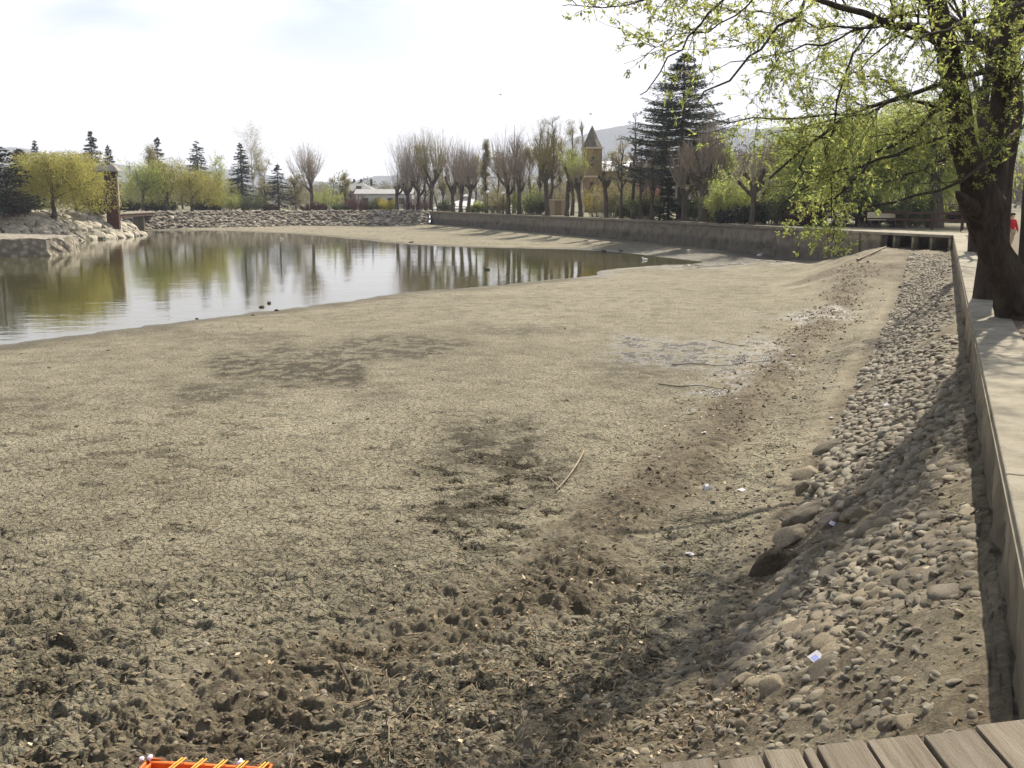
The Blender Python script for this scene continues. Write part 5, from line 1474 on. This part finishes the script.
plant('shrub', S_, 'tall yellow green bush at the far wall right of the cedar', 731, row(731, 5), 166, 36, t_shrub, mat=L_WILLOWG, n=90)
plant('shrub', S_, 'dark low hedge bush below the tall yellow green bush', 735, row(735, 2.6), 206, 44, t_shrub, mat=L_DHEDGE, n=80)
plant('bare_tree', T, 'thin straight bare pole tree before the blue hill', 742, row(742, 14), 150, 12, t_bare, limbs=9)
plant('pollard_tree', T, 'crooked pollard trunk beside the dark gabled hut', 752, row(752, 3), 140, 30, t_pollard, n=18, head=.5, lean=(.08, 0))
plant('bare_tree', T, 'bare brown tree behind the hut', 776, row(776, 14), 132, 44, t_bare, limbs=14)
plant('pine_tree', T, 'dark evergreen hanging low behind the left end of the pier', 846, 64, 172, 44, t_conifer, mat=L_DARK, dens=34, slim=.5, scale=1.0)
plant('shrub', S_, 'brown hedge bush under the leaves left of the dark evergreen', 806, 66, 200, 40, t_shrub, mat=L_RED, stems=MAT_SHOOTR, n=80)
plant('willow_tree', T, 'big bright green weeping willow behind the pier', 905, 66, 92, 104, t_willow, mat=L_WILLOWG, dens=6, clear=.10, leaf=.16)
plant('willow_tree', T, 'yellow green weeping willow behind the left half of the pier', 822, 72, 112, 90, t_willow, mat=L_WILLOWG, dens=5, clear=.10, leaf=.16)
plant('bare_tree', T, 'dark trunk standing at the end of the wall path under the weeping willow', 935, 62, 60, 70, t_bare, thick=2.4, limbs=9)
plant('shrub', S_, 'green bush beside the trunk at the end of the wall path', 908, 62.5, 196, 44, t_shrub, mat=L_BUSH, n=90)
plant('hedge', 'hedge', 'low red brown hedge behind the reddish rail fence', 945, 76, 200, 90, t_shrub, mat=L_RED, stems=MAT_SHOOTR, n=220)
for px_, off, top, w_, lab in (
    (152, 16, 152, 30, 'airy pale tree between the footbridge and the first spruce tip'), (220, 12, 164, 30, 'airy olive tree right of the golden willow'), (266, 14, 168, 26, 'thin pale tree left of the small cone shaped spruce'), (296, 14, 172, 24, 'thin pale tree between the cone shaped spruce and the big round pollard'),
    (346, 16, 176, 20, 'small thin tree over the green bush before the slate roofed house'), (425, 12, 150, 34, 'broad pale tree behind the pollard clump'), (443, 14, 160, 24, 'yellowish airy tree right of the pollard clump'), (476, 13, 158, 26, 'grey green airy tree behind the leaning pollard'),
    (498, 13, 154, 26, 'airy tree behind the pair of globe lamps'), (530, 14, 150, 28, 'airy tree right of the stout pollard pair'), (560, 22, 132, 26, 'tall airy tree behind the beige shed'), (618, 16, 150, 30, 'airy brown tree before the church nave roof'), (660, 14, 140, 34, 'airy brown tree left behind the big cedar'), (697, 16, 142, 36, 'airy brown tree right behind the big cedar'), (724, 14, 150, 30, 'airy green tree behind the tall yellow green bush')):
    plant('tree', T, lab, px_, row(px_, off), top, w_, t_leafy, mat=L_PALE if px_ not in (220, 594, 724) else L_WILLOWG, dens=7, leaf=.17, limbs=13, up=.6, t0=.25)
for px_, off, top, w_, m, lab in (
    (446, 9, 199, 16, L_BUSH, 'olive bush left of the pavilion behind the pollard with a raised arm'), (478, 10, 200, 16, L_WILLOWG, 'small bright bush between the leaning pollard and the narrow poplar'), (497, 8, 186, 20, L_PALE, 'pale budding bush between the two globe lamps'),
    (536, 8, 193, 18, L_BUSH, 'dark olive bush left of the thick knobbed pollard'), (558, 18, 176, 26, L_PALE, 'tall pale bush behind the beige shed'), (614, 9, 178, 22, L_PALE, 'thin pale bush before the church nave wall'), (630, 7, 196, 22, L_BUSH, 'low olive bush under the bare pole like tree'),
    (646, 6, 190, 20, L_BUSH, 'rounded olive bush before the peach coloured house'), (692, 7, 194, 24, L_BUSH, 'olive bush between the black yew and the V headed pollard'), (716, 6, 196, 22, L_WILLOWG, 'small fresh green bush right of the V headed pollard'), (768, 7, 196, 26, L_DHEDGE, 'dark evergreen bush against the gabled hut'),
    (792, 7, 192, 34, L_BUSH, 'broad olive bush behind the far wall under the hanging leaves'), (868, 9, 196, 30, L_DHEDGE, 'dark evergreen bush behind the pier bench'), (925, 16, 190, 40, L_BUSH, 'tall olive bush at the end of the wall path behind the fence')):
    plant('shrub', S_, lab, px_, row(px_, off) if px_ < 845 else 55 + off, top, w_, t_shrub, mat=m, n=70)
lamp(487.8, row(487.8, 2.2), 192, 'globe lamp post in front of the narrow poplar')
lamp(503.2, row(503, 2.2), 193, 'globe lamp post left of the tall wide forked bare tree')
# backdrop woods beyond the park
def woods(name, label, X0, X1, Y0, Y1, n, hmin, hmax, mat, seed):
    rs = np.random.default_rng(seed); ac = Acc()
    for _ in range(n):
        x, y = rs.uniform(X0, X1), rs.uniform(Y0, Y1); h = rs.uniform(hmin, hmax)
        k = 1000; p = unit(rs.normal(size=(k, 3))) * rs.random((k, 1)) ** .4 * np.array([h * .38, h * .38, h * .5]) + np.array([x, y, h * .5])
        V, Q = leaves(p, rs.normal(size=(k, 3)), h * .07 * rs.uniform(.6, 1.3, k), h * .028, rs)
        ac.add(V, Q, None, leaf_tint(k, rs, .7, 1.25, .12) * rs.uniform(.7, 1.2))
    return tag(ac.build(name, mat), label, 'wood', kind='stuff')
woods('woods', 'grey green wood far beyond the left shore', -170, 20, 260, 420, 150, 5, 9, M_leaf('far wood leaves', (.17, .155, .085), .3), 3)
woods('woods', 'grey brown wood beyond the church and the cedar', 20, 190, 150, 320, 150, 6, 12, M_leaf('far brown twigs', (.17, .14, .105), .3), 4)

# ================================================================== the leafy tree over the right wall
rs = np.random.default_rng(77)
def wp(pts, n=9):
    """a limb through pixel positions at given depths, smoothed"""
    w_ = np.array([at_y(x, y, d) for x, y, d in pts]); t = np.linspace(0, len(w_) - 1, n)
    c = np.stack([np.interp(t, np.arange(len(w_)), w_[:, k]) for k in range(3)], 1)
    for _ in range(2): c[1:-1] = (c[:-2] + 2 * c[1:-1] + c[2:]) / 4
    return c
ft = empty('willow_tree', at_y(1026, 318, 13.9) * np.array([1, 1, 0]))
tag(ft, 'near leafy tree with a leaning forked trunk overhanging the right wall', 'tree')
ftl = np.array(ft.location)
tk = Acc()
def bark_tube(pts, r, k=18, n=26, amp=.10, seed=1):
    c = wp(pts, n); R = np.interp(np.linspace(0, 1, n), np.linspace(0, 1, len(r)), r)
    V, Q = tubes((c - ftl)[None], R[None], k)
    V = V.reshape(n, k, 3); cc = (c - ftl)[:, None, :]
    a = np.arange(k)[None, :] * np.ones((n, 1)); zz = np.arange(n)[:, None] * np.ones((1, k))
    f = 1 + amp * 2 * (fbm(np.cos(a * 2 * math.pi / k) * 1.6 + zz * .12 + seed * 9, np.sin(a * 2 * math.pi / k) * 1.6 + zz * .05, 4, seed) - .5) + amp * .35 * np.sin(a * 2 * math.pi / k * 5 + seed) + amp * 1.1 * (np.abs(fbm(np.cos(a * 2 * math.pi / k) * 5 + 20, np.sin(a * 2 * math.pi / k) * 5 + zz * 26.0 / n * .22 + 20, 4, seed + 7, .6) - .5) * 2) ** .7 - amp * .4
    tk.add((cc + (V - cc) * f[..., None]).reshape(-1, 3), Q)
    return c, R
bark_tube([(1030, 332, 13.9), (1022, 305, 13.9), (1009, 280, 13.8), (994, 252, 13.7), (984, 224, 13.7), (979, 203, 13.6), (974, 180, 13.5)], [.50, .36, .235, .20, .20, .24, .18], 60, 90, .15, 1)
bark_tube([(985, 206, 13.6), (973, 175, 13.5), (962, 140, 13.4), (958, 100, 13.4), (950, 60, 13.3), (938, 15, 13.2), (930, -40, 13.2), (925, -120, 13.2)], [.24, .17, .16, .15, .14, .12, .10, .06], 36, 70, .12, 2)
bark_tube([(983, 212, 13.7), (992, 180, 13.8), (996, 145, 13.9), (1001, 105, 14), (1005, 60, 14), (1007, 0, 14.1), (1012, -70, 14.2), (1015, -160, 14.2)], [.24, .19, .16, .14, .13, .12, .10, .05], 36, 70, .10, 3)
bark_tube([(1028, 325, 14.1), (1030, 290, 14.3), (1031, 250, 14.5), (1033, 200, 14.6), (1037, 140, 14.7), (1040, 40, 14.8), (1050, -80, 15)], [.34, .21, .15, .14, .13, .12, .07], 14, 30, .10, 4)
bark_tube([(975, 210, 13.5), (966, 203, 13.3), (959, 195, 13.1), (956, 191, 13.05)], [.12, .09, .055, .004], 16, 14, .1, 5)
LIMBS = [
    ([(1004, 60, 14), (964, 45, 13), (924, 35, 12.2), (880, 15, 11.6), (835, -2, 11), (770, -20, 10.5), (700, -30, 10)], .075),
    ([(1045, -6, 14), (1021, 7, 13.2), (990, 16, 12.6), (955, 26, 12), (915, 40, 11.5)], .055),
    ([(1006, 66, 14), (964, 78, 13), (933, 86, 12.4), (900, 97, 12), (847, 118, 11.4), (825, 130, 11), (795, 158, 10.6), (770, 178, 10.4)], .045),
    ([(997, 75, 13.9), (964, 100, 13.2), (924, 122, 12.7), (885, 150, 12.3), (845, 185, 12), (825, 205, 11.9)], .04),
    ([(1030, 122, 14.7), (1004, 144, 13.4), (980, 168, 12.8), (953, 188, 12.4), (909, 202, 12), (864, 208, 11.7), (835, 205, 11.6)], .035),
    ([(835, -30, 11), (806, 0, 10.4), (773, 36, 10), (740, 71, 9.7), (707, 98, 9.5), (685, 112, 9.4)], .022),
    ([(790, -60, 10.6), (727, 0, 9.7), (691, 33, 9.5), (668, 62, 9.3), (640, 95, 9.2)], .018),
    ([(900, 97, 12), (868, 112, 11.4), (828, 120, 10.9), (770, 119, 10.5), (707, 118, 10.2)], .022),
    ([(935, 5, 12.4), (877, 22, 11.8), (852, 36, 11.5), (811, 46, 11.2), (773, 57, 11), (730, 62, 10.8)], .022),
    ([(924, 35, 12.2), (888, 28, 11.8), (844, 27, 11.4), (800, 24, 11.1), (755, 10, 10.8)], .022),
    ([(730, -60, 10.2), (690, -20, 9.8), (640, 4, 9.5), (595, 8, 9.3), (562, 6, 9.2)], .014),
    ([(962, 130, 13.4), (930, 140, 12.8), (890, 160, 12.4), (850, 168, 12.1), (800, 190, 11.8), (775, 215, 11.7)], .03),
    ([(958, 110, 13.4), (915, 100, 13), (870, 75, 12.7), (835, 70, 12.3)], .03),
    ([(1001, 110, 14), (1015, 80, 13.4), (1035, 40, 13)], .03),
    ([(962, 150, 13.4), (935, 165, 13), (905, 175, 12.7), (875, 185, 12.5)], .025),
    ([(880, 15, 11.6), (850, 50, 11.2), (838, 90, 11), (830, 140, 10.9), (832, 185, 10.9), (833, 225, 10.9), (832, 243, 10.9)], .016),
    ([(847, 118, 11.4), (820, 135, 10.9), (800, 160, 10.7), (798, 190, 10.6), (790, 215, 10.6)], .014),
    ([(770, -20, 10.5), (740, 15, 10.2), (700, 30, 10), (655, 42, 9.8), (640, 62, 9.8)], .012),
]
lp, lr = [], []
for pts, r in LIMBS:
    c = wp(pts, 12); lp.append(c); lr.append(np.linspace(r * .82, r * .22, 12))
lp = np.array(lp) - ftl; lr = np.array(lr)
# limbs wander a little and carry knots
lp[:, 1:-1] += rs.normal(size=lp[:, 1:-1].shape) * .025
V, Q = tubes(lp, lr, 8); br_ = Acc().add(V, Q)
b1, q1 = spawn(lp, lr, 17, .10, 1.0, .75, .80, rs, 6, .0, .13, .30, .0036, endr=.4)
def not_low(P_, R_):
    px_, py_, _ = to_px(P_[:, -1] + ftl); zmin = P_[:, -1, 2] + ftl[2]
    ok = (zmin > 1.75 + .5 * rs.random(len(P_))) | ((np.abs(P_[:, -1, 0] + ftl[0] - 3.4) < .42) & (zmin > 1.0))
    ok &= (px_ > np.where(py_ < 26, 535, 612) + 25 * rs.random(len(P_)))
    ok &= ~((px_ < 742) & (py_ > 42)) | (rs.random(len(P_)) < .42)
    return P_[ok], R_[ok]
b1, q1 = not_low(b1, q1)
b2, q2 = spawn(b1, q1, 5, .15, 1.0, .7, .38, rs, 5, -.06, .14, .6, .0024)
b2, q2 = not_low(b2, q2)
b0, q0 = spawn(lp, lr, 10, .05, 1.0, .8, .45, rs, 5, -.1, .15, .3, .004)
b0, q0 = not_low(b0, q0)
for P_, R_ in ((b1, q1), (b2, q2), (b0, q0)):
    V, Q = tubes(P_, R_, 4); br_.add(V, Q)
tk.build('trunk', MAT_BARKF, ft, True)
def tufts(P_, n, spread, L_, out):
    """small bunches of narrow leaves at buds along the twigs"""
    i = np.repeat(np.arange(len(P_)), n); t = rs.uniform(.1, 1, len(i)); pos, tan = path_at(P_, i, t)
    m = 5
    pos = np.repeat(pos, m, 0); tan = np.repeat(tan, m, 0)
    D = tan * .7 + rs.normal(size=pos.shape) * .75 + np.array([0, 0, -.15])
    out.append((pos + rs.normal(size=pos.shape) * spread, D))
ol = []
def sprouts(c, n):
    P0 = np.asarray(c)[None] - ftl; R0 = np.full((1, len(c)), .1)
    s, r = spawn(P0, R0, n, .1, .8, 1.3, .5, rs, 5, .1, .2, .03, .004)
    V, Q = tubes(s, r, 4); br_.add(V, Q); tufts(s, 7, .02, 0, ol)
sprouts(wp([(983, 205, 13.6), (962, 140, 13.4), (950, 60, 13.3), (930, -40, 13.2)], 12), 90)
sprouts(wp([(993, 180, 13.8), (1001, 105, 14), (1007, 0, 14.1)], 12), 40)
br_.build('branches', MAT_BARKF, ft, True)
tufts(b2, 4, .012, 0, ol); tufts(b1, 4, .012, 0, ol); tufts(b0, 6, .012, 0, ol)
pos = np.concatenate([a for a, _ in ol]); D = np.concatenate([b for _, b in ol])
L_ = .050 * rs.uniform(.55, 1.35, len(pos))
cl = .8 + .4 * fbm(pos[:, 0] * 1.4 + 50, pos[:, 2] * 1.4 + pos[:, 1], 3, 5)
V, Q = leaves(pos, D, L_, L_ * rs.uniform(.24, .46, len(pos)), rs)
Acc().add(V, Q, None, leaf_tint(len(pos), rs, .65, 1.3, .12, cl)).build('crown', L_FORE, ft)
# the rest of the row along the path
def row_tree(t, d, h, lean, label, seed, leaf=L_FORE, r=.30, dens=9, limbs=11, w_=7.5, t0=.32):
    p = wall_pt(t, -d); rs_ = np.random.default_rng(seed)
    o = empty('willow_tree', (p[0], p[1], 0)); tag(o, label, 'tree')
    tp, tr = straight(h, r, .05, rs_, lean, 10)
    l1, q1 = spawn(tp, tr, limbs, t0, .98, .75, w_ * .55, rs_, 8, .25, .10, .5, .025, taper=.3)
    l2, q2 = spawn(l1, q1, 7, .2, 1, .7, w_ * .25, rs_, 6, -.05, .13, .45, .01)
    l3, q3 = spawn(l2, q2, 5, .2, 1, .7, w_ * .11, rs_, 5, -.2, .14, .5, .005)
    ac = Acc(); V, Q = tubes(tp, tr, 14); ac.add(V, Q); V, Q = tubes(l1, q1, 7); ac.add(V, Q); ac.build('trunk', MAT_BARKF, o, True)
    ac = Acc(); V, Q = tubes(l2, q2, 4); ac.add(V, Q); V, Q = tubes(l3, q3, 3); ac.add(V, Q); ac.build('branches', MAT_BARKF, o, True)
    i = np.repeat(np.arange(len(l3)), dens); pos, tan = path_at(l3, i, rs_.uniform(0, 1, len(i)))
    pos = pos + rs_.normal(size=pos.shape) * .03
    V, Q = leaves(pos, tan * .5 + rs_.normal(size=pos.shape) * .7, .075 * rs_.uniform(.6, 1.3, len(pos)), .03, rs_)
    Acc().add(V, Q, None, leaf_tint(len(pos), rs_, .65, 1.25, .12)).build('crown', leaf, o)
row_tree(18.2, .36, 9.0, (.02, .02), 'second trunk along the wall, hidden behind the leaning forked tree', 41, r=.21)
row_tree(35.0, .62, 9.5, (-.01, .02), 'dark trunk further along the wall path beyond the forked tree', 42, r=.22)

# ================================================================== hills
RIDGE = [(-900, 120), (-500, 135), (-250, 142), (-60, 146), (0, 148), (30, 149), (70, 158), (130, 166), (200, 168), (250, 172), (300, 181), (345, 183), (380, 177), (420, 173), (470, 166), (530, 152), (590, 136), (640, 126), (700, 124), (760, 130), (840, 122), (950, 108), (1100, 100), (1400, 110), (1800, 120)]
def hills(Y, lift, seed, label, mat):
    pxs_ = np.linspace(-900, 1800, 420); tops = np.interp(pxs_, [a for a, _ in RIDGE], [b for _, b in RIDGE])
    zt = np.array([Z_at(t, Y) for t in tops]) * lift; X = np.array([X_at(p, Y) for p in pxs_])
    zt = zt * (1 + .05 * (fbm(pxs_ * .02, pxs_ * 0, 4, seed) - .5)) + Y * .0022 * (fbm(pxs_ * .12, pxs_ * 0 + 3, 4, seed + 1) - .5)
    u = np.linspace(0, 1.35, 26)
    G = []
    for k in u:
        prof = math.sin(min(k, 1.35) * math.pi / 2) if k <= 1 else math.cos((k - 1) * 1.3)
        bumps = fbm(X * .004 + k * 2, np.full(X.shape, k * 3.0), 4, seed + 2) - .5
        G.append(np.stack([X * (.80 + .2 * k), np.full(X.shape, Y * (.80 + .2 * k)), zt * prof * (1 + .25 * bumps * (1 - abs(1 - k)) * (k < .97)) - (6 if k == 0 else 0)], 1))
    G = np.array(G); a, b = G.shape[:2]; ii = np.arange(a * b).reshape(a, b)
    Q = np.stack([ii[:-1, :-1], ii[:-1, 1:], ii[1:, 1:], ii[1:, :-1]], -1).reshape(-1, 4)
    return tag(Acc().add(G, Q).build('hills', mat, None, True), label, 'hills', kind='structure')
def M_hill():
    m, nt, b = new_mat('wooded hillside'); v = coords(nt, (1, 1, 2))
    c = ramp(nt, noise(nt, v, .012, 9, .65), [(.3, (.035, .045, .03)), (.55, (.085, .085, .055)), (.75, (.17, .15, .105))])
    nt.links.new(c, b.inputs['Base Color']); b.inputs['Roughness'].default_value = 1.0; b.inputs['Specular IOR Level'].default_value = 0
    nt.links.new(bump(nt, noise(nt, v, .05, 6, .7), 12), b.inputs['Normal']); return m
hills(3400.0, 1.0, 12, 'long wooded hills fading blue beyond the town', M_hill())

# ================================================================== person, birds
def skin_body(name, verts, edges, radii, mat, parent, sub=2, root=0):
    me = bpy.data.meshes.new(name); me.from_pydata(verts, edges, [])
    o = bpy.data.objects.new(name, me); COL.objects.link(o)
    m = o.modifiers.new('skin', 'SKIN'); m.use_smooth_shade = True
    for i, r in enumerate(radii):
        me.skin_vertices[0].data[i].radius = (r, r) if not isinstance(r, tuple) else r
        me.skin_vertices[0].data[i].use_root = (i == root)
    s = o.modifiers.new('sub', 'SUBSURF'); s.levels = sub; s.render_levels = sub
    me.materials.append(mat); o.parent = parent
    return o
pY = 33.0
pp = empty('person', (X_at(1010, pY), pY, .01), math.radians(200))
tag(pp, 'child in a red jacket and tan trousers walking on the path behind the forked trunk', 'person')
H_ = 1.18
k_ = H_ / 1.75
MSK = M_plain('skin', (.50, .30, .21), .6); MRED = M_rough('red jacket cloth', (.40, .012, .018), (.56, .03, .035), 5, .8, 20, .004, use_tint=False); MTAN = M_rough('tan trouser cloth', (.30, .22, .15), (.42, .33, .23), 5, .85, 20, .004, use_tint=False)
bv = np.array([(0,0,.92),(0,.0,1.12),(0,.0,1.34),(0,0,1.44),(0,.01,1.50),(0,.02,1.60),(0,.01,1.70), (.17,0,1.38),(.24,-.04,1.12),(.25,.08,.90),(.25,.12,.80), (-.17,0,1.38),(-.24,.06,1.12),(-.24,.14,.90),(-.24,.18,.80), (.09,0,.86),(.10,.12,.48),(.10,.05,.08),(.10,.20,.03), (-.09,0,.86),(-.10,-.02,.48),(-.10,-.20,.10),(-.10,-.08,.03)]) * k_
be = [(0,1),(1,2),(2,3),(3,4),(4,5),(5,6),(2,7),(7,8),(8,9),(9,10),(2,11),(11,12),(12,13),(13,14),(0,15),(15,16),(16,17),(17,18),(0,19),(19,20),(20,21),(21,22)]
brd = [.13,.12,.13,.055,.06,.10,.07,.06,.045,.035,.03,.06,.045,.035,.03,.085,.06,.04,.035,.085,.06,.04,.035]
skin_body('body', [tuple(v) for v in bv], be, [r * k_ for r in brd], MSK, pp)
jv = [0,1,2,3,7,8,9,11,12,13]; jm = {v: i for i, v in enumerate(jv)}
skin_body('jacket', [tuple(bv[v]) for v in jv], [(jm[a], jm[b]) for a, b in be if a in jm and b in jm], [k_ * r for r in (.165,.155,.16,.085,.08,.065,.055,.08,.065,.055)], MRED, pp)
tv = [0,15,16,17,19,20,21]; tm = {v: i for i, v in enumerate(tv)}
skin_body('trousers', [tuple(bv[v] + np.array([0, 0, -.03 * (v == 0)])) for v in tv], [(tm[a], tm[b]) for a, b in be if a in tm and b in tm], [k_ * r for r in (.14,.105,.08,.06,.105,.08,.06)], MTAN, pp)
V, F = ico(2); V = V * np.array([.125, .135, .12]) * k_; V = V[:, :]
kp = V[:, 2] > -.035 * k_; kp |= V[:, 1] < 0
hv = V.copy(); hv[:, 2] = np.where((hv[:, 2] < 0) & (hv[:, 1] > 0), hv[:, 2] * .1, hv[:, 2])
Acc().add(hv + np.array([0, .005, 1.66]) * k_, None, F).build('hair', M_plain('dark hair', (.035, .022, .015), .7), pp, True)
for sx_ in (-1, 1):
    V, F = ico(2); V = V * np.array([.05, .13, .04]) * k_
    Acc().add(V + np.array([.10 * sx_, (.14 if sx_ > 0 else -.14), .045]) * k_, None, F).build('shoe', M_plain('dark shoe', (.05, .05, .06), .6), pp, True)

def bird_mesh(o, s, mat, mat2, flying=False):
    n = 12; t = np.linspace(0, 1, n)
    c = np.stack([t * 0, (t - .5) * s, .02 * s * np.sin(t * 3)], 1); R = s * np.interp(t, [0, .12, .4, .7, .88, 1], [.02, .10, .19, .17, .07, .02])
    V, Q = tubes(c[None], R[None], 10); Acc().add(V + np.array([0, 0, .12 * s]), Q).build('body', mat, o, True)
    if not flying:
        V, F = ico(2); h = Acc().add(V * np.array([.095, .12, .10]) * s + np.array([0, .42 * s, .40 * s]), None, F)
        V, Q = tubes(np.array([[[0, .34 * s, .18 * s], [0, .42 * s, .30 * s], [0, .43 * s, .40 * s]]]), np.full((1, 3), .06 * s), 8); h.add(V, Q)
        hd = h.build('head', mat2, o, True)
        V, Q = tubes(np.array([[[0, .50 * s, .40 * s], [0, .58 * s, .385 * s], [0, .66 * s, .38 * s]]]), np.array([[.04, .035, .02]]) * s, 6); Acc().add(V, Q).build('beak', M_plain('yellow beak', (.5, .32, .05), .5), hd, True)
    else:
        for q in (-1, 1):
            x = np.linspace(0, 1, 7); top_ = np.stack([q * x * s * .95, .16 * s - .10 * s * x ** 2, .14 * s + .28 * s * np.sin(x * 1.9)], 1); bot = top_ + np.stack([0 * x, -.30 * s * (1 - .75 * x), -.01 * s * np.ones(7)], 1)
            V = np.concatenate([top_, bot, top_ - [0, 0, .012 * s], bot - [0, 0, .012 * s]]); i = np.arange(6)
            Acc().add(V, np.concatenate([np.stack([i, i + 1, i + 8, i + 7], 1), np.stack([i + 14, i + 21, i + 22, i + 15], 1), np.stack([i, i + 14, i + 15, i + 1], 1), np.stack([i + 7, i + 8, i + 22, i + 21], 1)])).build('wing', mat, o, True)
MDK = M_plain('dark plumage', (.055, .045, .035), .7); MGRN = M_plain('dark green plumage', (.02, .05, .03), .5); MWHT = M_plain('white plumage', (.75, .74, .72), .7)
for x, y, lab, dk, rz in ((282, 239, 'white gull floating on the water before the far bank', 0, 1.2), (604, 251.5, 'dark duck on the far waterline, left of two', 1, 1.5), (621, 252.0, 'dark duck on the far waterline, right of two', 1, 1.7), (411, 243.2, 'dark duck at the far mud edge below the pollard clump', 1, -1.4), (487, 270, 'dark duck swimming alone among the tree reflections', 1, 1.4), (645, 260, 'white gull standing on the mud tongue right of the ducks', 0, 1.0), (759, 262, 'white gull at the foot of the far wall near the pier', 0, -1.2)):
    p = on_z(x, y, WATER_Z + .0); zb = max(WATER_Z, float(bed_z(p[0], p[1])[0]))
    o = empty('duck' if dk else 'gull', (p[0], p[1], zb - .01), rz); bird_mesh(o, .40, MDK if dk else MWHT, MGRN if dk else MWHT); tag(o, lab, 'bird')
for x, y, Y, lab, rz in ((500.5, 95, 95, 'small dark bird flying high over the far wall', .5), (590.5, 114.5, 105, 'tiny dark bird flying just above the church spire', 2.0)):
    p = at_y(x, y, Y); o = empty('bird', p, rz); bird_mesh(o, .30, MDK, MDK, True); tag(o, lab, 'bird')
# dark stones at the water's edge
for x, y, w_, lab in ((253, 315.5, 3, 'tiny dark stone on the near shoreline of the pool'), (262, 308, 5, 'dark stone at the near waterline below the round pollard'), (269, 304.5, 4, 'pointed dark stone standing in the shallow water'), (197, 319, 3, 'small dark stone on the shoreline left of the other stones'), (277, 311, 4, 'flat dark stone on the mud just above the shoreline')):
    p = bed_hit(x, y); _, _, f = to_px(p); r = w_ / FPX * f * .6
    V, F = stone_shape(2, x, .5, .2); o = Acc().add(V * np.array([r, r * .8, r * .6]), None, F).build('shore_stone', MAT_DSTICK, None, True); o.location = (p[0], p[1], max(p[2], WATER_Z) + r * .2); tag(o, lab, 'stone')

# ================================================================== air
def haze():
    m = bpy.data.materials.new('haze air'); m.use_nodes = True; nt = m.node_tree
    nt.nodes.remove(nt.nodes['Principled BSDF'])
    v = N(nt, 'ShaderNodeVolumePrincipled'); v.inputs['Color'].default_value = (.80, .86, 1.0, 1); v.inputs['Density'].default_value = HAZE_D
    nt.links.new(v.outputs[0], nt.nodes['Material Output'].inputs['Volume'])
    o = Acc().box((-9000, -400, -8), (9000, 4800, 520)).build('haze', m)
    tag(o, 'pale blue haze over the far hills', 'haze', kind='stuff')
HAZE_D = 0.0003
if HAZE_D: haze()
